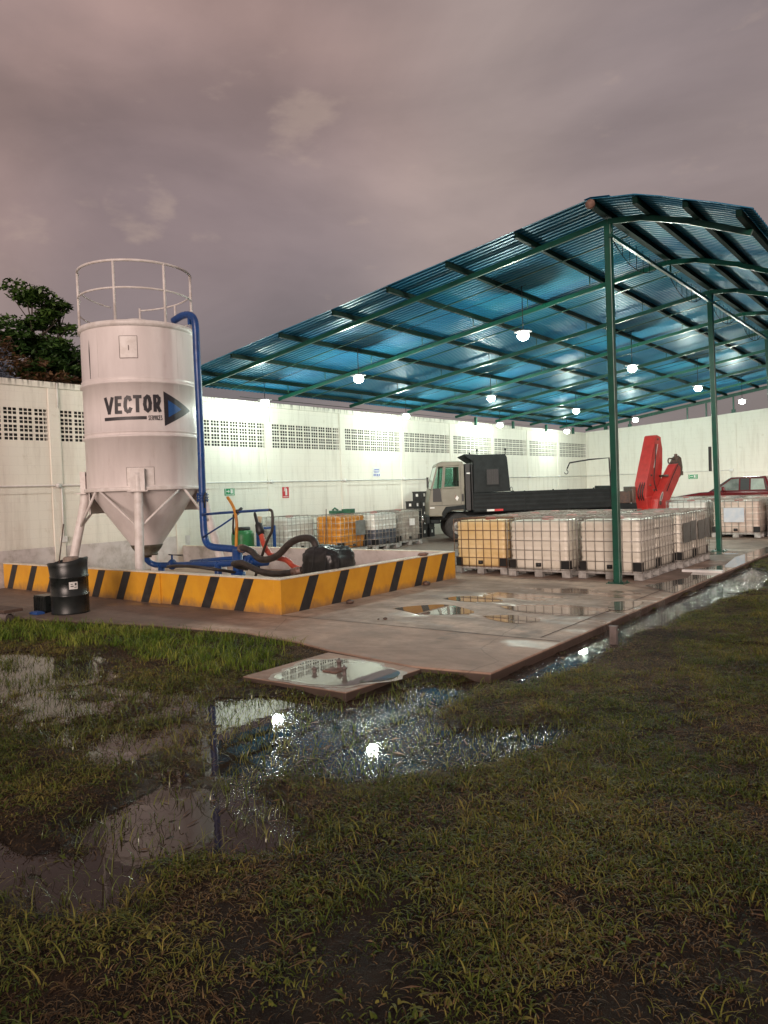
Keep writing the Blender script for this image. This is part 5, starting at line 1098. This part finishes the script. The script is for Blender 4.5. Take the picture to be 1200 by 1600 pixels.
# stacked crates
first_c = None
def make_crate():
    r = empty('plastic_crate', (0, 0, 0), '', 'crate', lin=False)
    w = MB(); w.box(-.2, .2, -.17, .17, 0, .03); 
    for (x0, x1, y0, y1) in ((-.2, .2, -.17, -.155), (-.2, .2, .155, .17), (-.2, -.185, -.155, .155), (.185, .2, -.155, .155)):
        w.box(x0, x1, y0, y1, .03, .33)
    w.box(-.21, .21, -.18, -.17, .295, .335); w.box(-.21, .21, .17, .18, .295, .335); w.box(-.21, -.2, -.17, .17, .295, .335); w.box(.2, .21, -.17, .17, .295, .335)
    for k in range(4): w.box(-.15+k*.1-.008, -.15+k*.1+.008, -.178, -.17, .03, .295); w.box(.2, .208, -.12+k*.08-.008, -.12+k*.08+.008, .03, .295)
    w.box(-.18, .18, -.15, .15, .03, .26)
    w.build('crate_body', 'crate', r)
    w = MB(); w.box(.2085, .2105, -.06, .03, .15, .26); w.box(-.05, .05, -.1805, -.1785, .15, .25); w.build('crate_label', 'paper', r)
    return r
crl = ['bottom', 'second', 'third', 'fourth', 'top']
spots = [(-15.45, 21.65, 4), (-15.45, 22.15, 4), (-15.02, 22.15, 3), (-15.45, 22.0, -1)]
names_ = ['left stack', 'tallest middle stack', 'right stack nearest the cab']
lev = [4, 4, 3]
for si, (x, y) in enumerate([(-15.92, 22.62), (-15.92, 23.06), (-15.92, 23.50)]):
    for k in range([4, 5, 4][si]):
        if first_c is None: o = first_c = make_crate()
        else: o = copy_tree(first_c)
        o['label'] = 'black plastic crate, %s level of the %s' % (crl[k], names_[si]); o['group'] = 'black crates stacked beside the truck cab'
        o.location = (x+random.uniform(-.015, .015), y+random.uniform(-.015, .015), .002+k*.336); o.rotation_euler = (0, 0, R(random.uniform(-3, 3)))
# ------------------------------------------------------------------ truck
TA = R(37.3)
tk = empty('flatbed_truck', (-13.39, 21.17, 0), 'beige cab flatbed truck with black headboard, black dropside bed and red folding crane', 'truck', rz=TA, lin=False)
W2 = 2.25
def ts(s, z, y): return (s, y, z)
def side(poly, y0, y1, w=None):
    w = w or MB(); w.prism(poly, lambda a, b: (a, y0, b), lambda a, b: (a, y1, b)); return w
low = [(-1.06, .98), (-1.04, 1.32), (-.97, 1.74), (.56, 1.78), (.58, .98), (.86-.3, .98), (.52, .98), (.40, .98)]
low = [(-1.06, .86), (-1.05, 1.32), (-.95, 1.76), (.56, 1.78), (.57, 1.0), (.86-.22, 1.0), (.60, 1.02), (.0, 1.04), (-.22, .98), (-.34, .84)]
low = [(-1.06, .86), (-1.05, 1.32), (-.95, 1.76), (.56, 1.78), (.57, 1.0), (.0, 1.02), (-.22, .96), (-.34, .84)]
side(low, .012, W2-.012).build('cab_body', 'cab', tk, bevel=.03)
w = side([(-.66, 2.50), (-.60, 2.60), (-.40, 2.645), (.50, 2.63), (.56, 2.55), (.56, 2.49), (-.60, 2.46)], .05, W2-.05); w.build('cab_roof', 'cab', tk, bevel=.03)
w = MB()
for y in (.02, W2-.08):
    for pl in ([(-.95, 1.75), (-.64, 2.50), (-.57, 2.50), (-.86, 1.75)], [(-.46, 1.75), (-.36, 2.48), (-.28, 2.48), (-.36, 1.75)], [(.34, 1.75), (.36, 2.50), (.56, 2.52), (.56, 1.75)]): side(pl, y, y+.06, w)
w.box(.50, .56, .08, W2-.08, 1.75, 2.5); w.build('cab_pillar', 'cab', tk)
w = MB(); side([(-.86, 1.33), (-.84, 1.77), (-.50, 1.77), (-.47, 1.33)], .004, .010, w); w.build('vent_panel_black', 'trim', tk)
w = MB(); side([(-.85, 1.76), (-.58, 2.46), (-.37, 2.46), (-.47, 1.76)], .045, .05, w); side([(-.35, 1.80), (-.27, 2.46), (.33, 2.46), (.33, 1.80)], .045, .05, w)
side([(-.35, 1.80), (-.27, 2.46), (.33, 2.46), (.33, 1.80)], W2-.05, W2-.045, w); w.build('side_window', 'glass', tk)
w = MB(); w.add([(-.92, .08, 1.78), (-.92, W2-.08, 1.78), (-.64, W2-.08, 2.48), (-.64, .08, 2.48)], [(0, 1, 2, 3)]); w.build('windscreen', 'glass', tk)
# door: seams, frame, handle
w = MB()
for pl in ([(-.37, 1.80), (-.285, 2.475), (-.25, 2.475), (-.335, 1.80)], [(.325, 1.80), (.325, 2.475), (.36, 2.475), (.36, 1.80)], [(-.37, 1.77), (-.37, 1.81), (.36, 1.81), (.36, 1.77)], [(-.285, 2.45), (-.285, 2.485), (.36, 2.485), (.36, 2.45)]): side(pl, .0, .012, w)
w.build('door_frame', 'cab', tk)
w = MB()
for pl in ([(-.46, 1.22), (-.46, 1.76), (-.45, 1.76), (-.45, 1.22)], [(.40, 1.22), (.40, 2.46), (.41, 2.46), (.41, 1.22)], [(-.98, 1.20), (-.98, 1.215), (.56, 1.215), (.56, 1.20)]): side(pl, .007, .0115, w)
w.build('door_seam', 'trim', tk)
w = MB(); side([(.43, 1.32), (.43, 1.56), (.52, 1.56), (.52, 1.32)], .002, .010, w); w.build('door_handle_recess', 'trim', tk)
w = MB(); side([(.14, 1.42), (.22, 1.52), (.30, 1.44), (.22, 1.34)], .004, .010, w); w.build('hazard_diamond', 'paper', tk)
w = MB(); side([(.10, 1.45), (.16, 1.54), (.20, 1.50), (.14, 1.42)], .003, .0105, w); w.build('hazard_diamond', 'clamp', tk)
w = MB(); side([(-1.0, 1.12), (-1.0, 1.16), (-.80, 1.16), (-.80, 1.12)], .003, .010, w); w.build('side_marker', 'paper', tk)
# interior: steering wheel and seat back
w = MB(); w.tube([(-.30+.19*math.cos(t)*.45, .55+.19*math.sin(t), 1.86+.19*math.cos(t)*.55) for t in np.linspace(0, 2*math.pi, 24, endpoint=False)], .014, 6, closed=True); w.tube([(-.30, .55, 1.84), (-.55, .55, 1.70)], .02, 6); w.build('steering_wheel', 'trim', tk)
w = MB(); w.box(.28, .42, .2, .8, 1.7, 2.0); w.box(.28, .42, 1.3, 2.0, 1.7, 2.0); w.box(-.9, .45, .1, W2-.1, 1.70, 1.735); w.build('seat_back', 'trim', tk, bevel=.03)
w = MB(); side([(-.46, .98), (-.30, 1.16), (.56, 1.20), (.60, .98), (.54, .96), (.50, 1.06), (.0, 1.05), (-.28, .94), (-.36, .80), (-.48, .80)], -.03, .30, w); side([(-.46, .98), (-.30, 1.16), (.56, 1.20), (.60, .98), (.54, .96), (.50, 1.06), (.0, 1.05), (-.28, .94), (-.36, .80), (-.48, .80)], W2-.3, W2+.03, w); w.build('wheel_arch', 'bed', tk, bevel=.015)
w = MB(); w.box(-1.20, -1.02, -.03, W2+.03, .62, .88); w.box(-1.0, -.55, .02, .35, .62, .74); w.build('front_bumper', 'bed', tk, bevel=.03)
w = MB(); w.lathe([(0, 0), (.10, 0), (.12, .03), (.10, .07), (0, .08)], (0, 0), 16, cap=False); w.v = [(-1.17-z, .17+x, .77+y) for x, y, z in w.v]; w.build('headlight', 'chrome', tk)
w = MB(); w.tube([(-.92, -.02, 1.72), (-1.08, -.14, 1.78), (-1.08, -.14, 2.05)], .014, 6); w.box(-1.13, -1.04, -.24, -.10, 1.80, 2.14); w.build('side_mirror', 'trim', tk, bevel=.02)
def wheel(s, y, dbl=False, rr=.47):
    w = MB(); w.lathe([(.24, -.13), (.36, -.14), (.44, -.12), (rr, -.07), (rr, .07), (.44, .12), (.36, .14), (.24, .13)], (0, 0), 36, cap=False); 
    w.v = [(s+x, y+z, rr+.004+yy) for x, yy, z in w.v]; t_ = w.build('wheel', 'rubber', tk)
    w = MB(); w.lathe([(.001, -.02), (.10, -.02), (.11, -.10), (.13, -.10), (.16, -.04), (.23, -.05), (.25, -.12), (.25, .12), (.001, .12)], (0, 0), 28, cap=False)
    w.v = [(s+x, y+z, rr+.004+yy) for x, yy, z in w.v]; w.build('rim', 'rim', t_)
for y in (.16, W2-.16): wheel(.27, y)
for s in (4.35,):
    for y in (.16, .46, W2-.16, W2-.46): wheel(s, y)
w = MB()
for y in (.72, W2-.80): w.box(-.9, 11.9, y, y+.08, .70, .94)
for s in np.arange(1.2, 11.9, 1.2): w.box(s, s+.07, .80, W2-.80, .74, .9)
w.tube([(.38, .2, .47), (.38, W2-.2, .47)], .06, 10); w.tube([(6.3, .2, .47), (6.3, W2-.2, .47)], .08, 10); w.tube([(7.45, .3, .60), (7.45, W2-.3, .60)], .08, 10)
w.box(.7, 2.2, .15, .6, .45, .85); w.tube([(2.6, .4, .62), (3.7, .4, .62)], .26, 18); w.build('chassis', 'bed', tk)
w = MB(); w.box(.98, 9.1, .03, W2-.03, .94, 1.02); w.build('bed_floor', 'bed', tk)
def dropside(y0, y1, s0, s1):
    w = MB(); w.box(s0, s1, min(y0, y1), max(y0, y1), .95, 1.57)
    o_ = y0-.012 if y0 < y1 else y0+.012
    for z in (.96, 1.10, 1.24, 1.38, 1.50): w.box(s0+.02, s1-.02, min(y0, o_), max(y0, o_), z, z+.07)
    return w.build('dropside', 'bed', tk, bevel=.006, seg=1)
for s0, s1 in ((.98, 3.65), (3.67, 6.35), (6.37, 9.08)): dropside(0.0, .04, s0, s1); dropside(W2, W2-.04, s0, s1)
w = MB()
for s in (3.62, 6.32, 9.06): w.box(s, s+.08, -.014, .06, .92, 1.60); w.box(s, s+.08, W2-.06, W2+.014, .92, 1.60)
w.build('bed_post', 'bed', tk)
w = MB(); side([(1.62, .965), (1.62, 1.03), (1.98, 1.03), (1.98, .965)], -.020, -.014, w); w.build('reflector', 'paper', tk)
w = MB(); side([(1.99, .965), (1.99, 1.03), (2.40, 1.03), (2.40, .965)], -.020, -.014, w); w.build('reflector', 'lidred', tk)
# black headboard shell behind the cab
hb = MB()
HP = [(1.02, 1.575), (1.06, 2.72), (1.16, 2.83), (2.60, 2.81), (2.68, 2.70), (2.80, 1.60)]
for y0, y1 in ((.045, .075), (W2-.075, W2-.045)): side(HP, y0, y1, hb)
hb.box(1.04, 1.08, .075, W2-.075, 1.02, 2.72); hb.box(1.14, 2.62, .05, W2-.05, 2.795, 2.815)
hbo = hb.build('headboard', 'bed', tk, bevel=.01)
w = MB(); side([(.58, 2.83), (.60, 2.86), (1.20, 2.84), (1.08, 2.62), (1.02, 2.62)], .06, W2-.06, w); w.build('headboard_visor', 'bed', tk, bevel=.01)
w = MB(); w.box(1.62, 2.28, .028, .046, 1.80, 2.36); w.build('vent_frame', 'bed', hbo, bevel=.01)
w = MB()
for k in range(5): w.box(1.72+k*.11, 1.745+k*.11, .018, .029, 1.86, 2.32)
w.box(1.68, 2.24, .0255, .0275, 1.84, 2.33); w.build('vent_slats', 'trim', hbo)
w = MB()
for (s, y) in ((1.24, .06), (2.60, .06), (1.24, W2-.06)): w.tube([(s, y, 2.80), (s, y, 2.98)], .02, 6); w.box(s-.04, s+.04, y-.02, y+.02, 2.93, 3.0)
w.tube([(2.86+.07*math.cos(t), .06, 1.66+.07*math.sin(t)) for t in np.linspace(0, 2*math.pi, 14, endpoint=False)], .012, 6, closed=True); w.build('lashing_eye', 'bed', hbo)
w = MB(); w.box(.62, .90, .12, W2-.12, 1.0, 2.55); w.box(.92, 1.0, .05, .13, 1.0, 2.55); w.build('exhaust_stack', 'trim', tk, bevel=.02)
w = MB(); side([(.70, 2.21), (.70, 2.25), (.88, 2.25), (.88, 2.21)], .105, .118, w); w.build('small_plate', 'paper', tk)
# crane on the tail of the chassis, slewed so that its booms fold in a plane turned from the truck's side
cr_ = empty('crane', (6.72, .62, 0), None, None, lin=False); cr_.parent = tk; cr_.rotation_euler = (0, 0, R(40))
def cpr(poly, y0, y1, w=None):
    w = w or MB(); w.prism(poly, lambda u, z: (u, y0, z), lambda u, z: (u, y1, z)); return w
cpr([(-.26, 1.20), (-.20, 1.70), (.46, 3.27), (.53, 3.31), (.78, 3.24), (.79, 3.05), (.46, 2.0), (.28, 1.20)], -.02, .42).build('main_boom', 'crane', cr_, bevel=.015)
cpr([(.70, 3.20), (.86, 3.10), (.92, 2.85), (.90, 2.3), (.78, 1.75), (.44, 1.30), (.34, 1.5), (.52, 2.1)], .02, .34).build('outer_boom', 'crane', cr_, bevel=.012)
cpr([(-.22, .74), (-.28, 1.22), (.24, 1.26), (.30, .74)], -.06, .46).build('boom_foot', 'crane', cr_, bevel=.015)
kb = cpr([(-.10, .78), (.02, 1.16), (1.16, 2.30), (1.32, 2.33), (1.48, 2.18), (1.46, 1.98), (1.32, 1.74), (.74, 1.12), (.42, .80)], -.32, -.03).build('knuckle_boom', 'crane', cr_, bevel=.015)
w = cpr([(1.20, 2.20), (1.30, 2.44), (1.44, 2.58), (1.58, 2.52), (1.66, 2.20), (1.62, 1.98), (1.44, 1.84), (1.34, 1.95)], -.30, -.06); w.tube([(1.42, -.18, 2.48), (1.42, -.18, 2.66)], .06, 8); w.tube([(1.56, -.18, 2.4), (1.56, -.18, 2.6)], .045, 8); w.box(1.60, 1.72, -.28, -.1, 1.92, 2.06); w.build('boom_head', 'craned', cr_, bevel=.01)
w = MB(); w.tube([(1.32, -.18, 2.48), (1.14, -.18, 2.50), (1.06, -.18, 2.50)]+[(1.00+.085*math.cos(t), -.18, 2.42+.085*math.sin(t)) for t in np.linspace(1.2, 5.9, 12)], .024, 8); w.build('hook', 'craned', cr_)
for (ra, rb, yy, m_) in ((.07, .17, -.326, 'white'), (.045, .125, -.330, 'plate')):
    el = MB(); el.add([(.19+ra*math.cos(t)+rb*.55*math.sin(t), yy, 1.22+rb*math.sin(t)-ra*.3*math.cos(t)) for t in np.linspace(0, 2*math.pi, 24, endpoint=False)], [list(range(24))]); el.build('oval_badge', m_, kb)
w = MB(); w.box(-.35, 1.05, -.30, .50, .66, .84); w.box(.30, .95, -.28, .3, .84, 1.10); w.tube([(.98, -.1, .93), (1.30, -.1, .93)], .12, 12); w.build('crane_base', 'crane', cr_, bevel=.015)
w = MB(); w.tube([(1.02, .1, .95), (.90, .1, 1.75)], .055, 8); w.tube([(.25, .1, 1.3), (.5, .1, 2.4)], .05, 10); w.build('hydraulic_ram', 'craned', cr_)
w = MB()
for (u, z) in ((.02, 1.62), (.10, 1.95), (.56, 3.16), (.24, 1.45)): w.tube([(u, -.045, z), (u, .44, z)], .035, 10)
w.tube([(.62, -.34, 1.92), (.62, -.02, 1.92)], .04, 10); w.tube([(.10, -.34, 1.02), (.10, -.02, 1.02)], .07, 12); w.build('pivot_pin', 'craned', cr_)
w = cpr([(.26, 2.2), (.54, 3.0), (.57, 3.0), (.29, 2.2)], -.026, -.021); w.build('boom_decal', 'white', cr_)
w = MB(); w.tube(smooth_path([(.40, -.05, 3.0), (.30, -.07, 2.4), (.22, -.05, 1.8), (.30, -.12, 1.35)], 5), .016, 6); w.tube(smooth_path([(.50, -.345, 1.40), (.95, -.345, 1.95), (1.30, -.34, 2.30)], 5), .014, 6); w.build('hydraulic_hose', 'trim', cr_)
w = MB()
for k in range(3): w.tube(smooth_path([(-.18, .05+k*.08, 1.0), (-.34, .06+k*.08, 1.35), (-.14, .05+k*.08, 1.78)], 5), .02, 6)
w.build('hydraulic_hose', 'trim', cr_)
w = MB(); w.box(9.15, 9.25, .05, W2-.05, .95, 1.66); w.box(9.25, 10.6, .30, 1.9, .74, 1.05); w.build('tail_frame', 'bed', tk, bevel=.01)
w = MB(); w.box(9.5, 10.4, .5, 1.7, 1.05, 1.45); w.box(10.5, 10.8, .7, 1.5, .9, 1.6); w.tube([(10.45, .45, 1.0), (10.45, .45, 1.5)], .1, 10); w.build('control_valves', 'craned', tk, bevel=.02)
w = MB(); w.lathe([(0, 0), (.09, 0), (.09, .04), (0, .05)], (0, 0), 14, cap=False); w.v = [(10.35-z, .42+x, .98+y) for x, y, z in w.v]; w.build('work_light', 'white', tk)
# the long parts above were laid out on a unit chassis; bring them to this truck's lengths
XA = [-2, .6, 1.0, 2.8, 9.1, 12.0]; XB = [-1.41, .4995, .76, 1.98, 5.30, 7.0]
def refit(o):
    for ch in o.children:
        if ch.type == 'MESH' and not ch.name.startswith(('wheel.', 'rim', 'headlight')) and ch.name != 'wheel':
            n = len(ch.data.vertices); co = np.empty(n*3, np.float32); ch.data.vertices.foreach_get('co', co); co = co.reshape(-1, 3); co[:, 0] = np.interp(co[:, 0], XA, XB); ch.data.vertices.foreach_set('co', co.reshape(-1)); ch.data.update(); refit(ch)
        elif ch.name.startswith('headlight'): ch.location.x += .29
refit(tk)
# ------------------------------------------------------------------ pickup
pk = empty('pickup_truck', (-6.75, 31.8, 0), 'maroon crew cab pickup parked by the far wall behind the totes', 'pickup', lin=False)
def ps(poly, y0, y1, w=None):
    w = w or MB(); w.prism(poly, lambda a, b: (a, y0, b), lambda a, b: (a, y1, b)); return w
body = [(-2.55, .45), (-2.60, .85), (-2.52, 1.08), (-1.45, 1.24), (-1.0, 1.26), (1.05, 1.24), (1.1, 1.22), (2.65, 1.22), (2.68, .55), (2.2, .5), (1.95, .78), (1.45, .78), (1.2, .5), (-1.15, .5), (-1.4, .82), (-1.95, .82), (-2.2, .45)]
ps(body, -.86, .86).build('body', 'pickup', pk, bevel=.05)
w = MB(); w.add([(-1.15, -.80, 1.25), (-.35, -.66, 1.78), (.85, -.66, 1.80), (1.08, -.80, 1.25), (-1.15, .80, 1.25), (-.35, .66, 1.78), (.85, .66, 1.80), (1.08, .80, 1.25)], [(0, 1, 2, 3), (7, 6, 5, 4), (0, 4, 5, 1), (1, 5, 6, 2), (2, 6, 7, 3)]); w.build('cabin', 'pickup', pk, bevel=.04)
def pwin(a, nm='side_window', mt='glass'):
    w = MB(); f = lambda x, z: (x, -.80+(z-1.25)/.55*.14-.006, z); g2 = lambda x, z: (x, -.80+(z-1.25)/.55*.14-.002, z); w.prism(a, f, g2); w.build(nm, mt, pk)
pwin([(-.88, 1.29), (-.33, 1.71), (-.06, 1.72), (-.06, 1.29)], 'side_window', 'winmid'); pwin([(0.0, 1.29), (.0, 1.72), (.30, 1.72), (.30, 1.29)], 'side_window', 'trim'); pwin([(.36, 1.30), (.36, 1.71), (.78, 1.70), (.86, 1.30)], 'side_window', 'winpale'); pwin([(-1.06, 1.28), (-.42, 1.74), (.80, 1.76), (.95, 1.26), (.90, 1.26), (.80, 1.74), (-.38, 1.73), (-.93, 1.28)], 'window_trim', 'trim')
w = MB(); w.tube([(1.25, -.72, 1.2), (1.2, -.66, 1.86), (1.2, .66, 1.86), (1.25, .72, 1.2)], .035, 8); w.tube([(1.2, -.66, 1.86), (1.9, -.7, 1.25)], .03, 8); w.build('roll_bar', 'trim', pk)
w = MB(); w.box(-.62, -.50, -1.02, -.86, 1.28, 1.44); w.build('side_mirror', 'pickup', pk, bevel=.03)
for s in (-1.67, 1.70):
    for y in (-.76, .76):
        w = MB(); w.lathe([(.20, -.1), (.33, -.1), (.37, -.06), (.37, .06), (.33, .1), (.20, .1)], (0, 0), 28, cap=False); w.v = [(s+x, y+z, .374+yy) for x, yy, z in w.v]; t_ = w.build('wheel', 'rubber', pk)
        w = MB(); w.lathe([(.001, -.05), (.20, -.08), (.21, .08), (.001, .08)], (0, 0), 20, cap=False); w.v = [(s+x, y+z, .374+yy) for x, yy, z in w.v]; w.build('rim', 'rim', t_)
w = MB(); w.box(-2.62, -2.5, -.8, -.5, .82, 1.0); w.build('headlight', 'chrome', pk, bevel=.02)
# ------------------------------------------------------------------ trees beyond the wall
def leaf_cloud(w, c, rad, n, size, rr, flat=1.0):
    for _ in range(n):
        while True:
            p = Vector((rr.uniform(-1, 1), rr.uniform(-1, 1), rr.uniform(-1, 1)))
            if p.length <= 1: break
        p *= (.55+.45*rr.random())/max(.4, p.length)*p.length**.5
        q = Vector(c)+Vector((p.x*rad[0], p.y*rad[1], p.z*rad[2])); s = size*rr.uniform(.5, 1.3)
        a = Vector((rr.gauss(0, 1), rr.gauss(0, 1), rr.gauss(0, .35))).normalized(); b = a.cross(Vector((rr.gauss(0, .6), rr.gauss(0, .6), 1))).normalized()
        w.add([q-a*s, q-b*s*.38+a*s*.1, q+a*s, q+b*s*.38+a*s*.1], [(0, 1, 2, 3)])
def tree(label, base, trunk_h, clumps, leaf, seed, size=.10, dn=260, group='trees beyond the wall'):
    rr = random.Random(seed); t = empty('tree', base, label, 'tree', group)
    w = MB(); top = Vector(base)+Vector((0, 0, trunk_h)); w.tube([base, Vector(base)+Vector((.08, -.05, trunk_h*.5)), top], [.20, .15, .10], 10)
    for (c, rad) in clumps:
        c = Vector(c); m_ = top.lerp(c, .5)+Vector((rr.uniform(-.2, .2), rr.uniform(-.2, .2), -.15)); w.tube([top-Vector((0, 0, rr.uniform(.1, .9))), m_, c], [.07, .045, .012], 6)
        for _ in range(4):
            e = c+Vector((rr.uniform(-1, 1)*rad[0], rr.uniform(-1, 1)*rad[1], rr.uniform(-.3, .8)*rad[2])); w.tube([m_.lerp(c, .5), e], [.02, .006], 5)
    w.build('trunk', 'bark', t)
    w = MB()
    for (c, rad) in clumps:
        k = max(4, int(rad[0]*rad[1]*rad[2]**.5*34))
        for _ in range(k):
            q = (c[0]+rr.gauss(0, .45)*rad[0], c[1]+rr.gauss(0, .5)*rad[1], c[2]+rr.gauss(0, .38)*rad[2]); s = rr.uniform(.28, .5)
            leaf_cloud(w, q, (s*1.1, s*1.1, s*.42), dn//3, size, rr)
    w.build('crown', leaf, t)
tree('tall dark green tree with tiered leafy branches rising highest above the wall', (-21.6, 12.2, 0), 5.2,
     [((-21.4, 11.95, 7.85), (.55, .55, .22)), ((-21.3, 11.45, 7.62), (.4, .4, .15)), ((-21.5, 12.55, 7.60), (.40, .40, .16)), ((-21.4, 12.0, 7.28), (.45, .5, .15)), ((-21.4, 11.55, 6.98), (.5, .6, .15)), ((-21.5, 12.55, 6.92), (.55, .5, .18)), ((-21.4, 12.1, 6.6), (.6, .7, .2))], 'leafmid', 3, dn=420)
tree('broad dark green tree spreading along the wall top left of the silo', (-22.0, 12.0, 0), 4.4,
     [((-21.8, 10.6, 6.50), (.8, .8, .3)), ((-21.8, 11.6, 6.25), (.9, .9, .4)), ((-21.8, 12.7, 6.30), (.8, .8, .35)), ((-21.9, 13.6, 5.9), (.8, .8, .6)), ((-21.9, 12.8, 5.4), (.8, .9, .6)), ((-22, 9.7, 6.3), (.8, .8, .35)), ((-22, 11.2, 5.6), (.8, .9, .5)), ((-22, 14.6, 5.4), (.8, .8, .6)), ((-22.2, 11.9, 5.0), (.9, 1.3, .5)), ((-22.2, 13.4, 4.9), (.9, .9, .5)), ((-21.5, 12.3, 5.9), (.9, .9, .5))], 'leafdark', 4, dn=480)
tree('reddish brown dry leaved tree at the far left behind the wall', (-20.2, 10.4, 0), 4.2,
     [((-20.1, 9.75, 5.85), (.6, .7, .3)), ((-20.1, 10.4, 5.65), (.5, .6, .25)), ((-20.0, 11.0, 5.15), (.5, .7, .3)), ((-20.0, 11.7, 5.1), (.5, .6, .28)), ((-20.0, 9.9, 5.2), (.4, .4, .3)), ((-20.0, 11.3, 4.85), (.5, .9, .3))], 'leafbrown', 5, .075, 200)
tree('small pale grey leaved tree peeking over the wall at the left edge', (-19.4, 9.3, 0), 3.9, [((-19.2, 9.3, 5.15), (.35, .42, .30)), ((-19.2, 9.0, 5.35), (.3, .4, .2)), ((-19.2, 9.6, 4.85), (.25, .3, .2))], 'leafgrey', 6, .075, 130)
# dead blades and straw scattered on the mud
rr = random.Random(5); w = MB()
for _ in range(420):
    d = rr.uniform(2.4, 9); a = R(rr.uniform(-58, -9)); x, y = d*math.sin(a), d*math.cos(a); th = rr.uniform(0, math.pi); L_ = rr.uniform(.03, .11)
    i = int(np.searchsorted(xs, x)); k = int(np.searchsorted(ys, y)); z = GZ[min(i, len(xs)-1), min(k, len(ys)-1)]+.012
    if inslab[min(i, len(xs)-1), min(k, len(ys)-1)] or inpad[min(i, len(xs)-1), min(k, len(ys)-1)]: continue
    z = max(z, -.096); dx, dy = math.cos(th)*L_, math.sin(th)*L_; ex, ey = -math.sin(th)*.0022, math.cos(th)*.0022
    w.add([(x-ex, y-ey, z), (x+ex, y+ey, z), (x+dx*.5+ex, y+dy*.5+ey, z+.008), (x+dx, y+dy, z+rr.uniform(-.002, .01)), (x+dx*.5-ex, y+dy*.5-ey, z+.008)], [(0, 1, 2, 3, 4)])
tag(w.build('dry_straw', M('dry_straw_blades', (.22, .15, .08), (.12, .07, .04), rough=.6)), 'scattered dry straw blades lying on the turf', 'straw', kind='stuff')
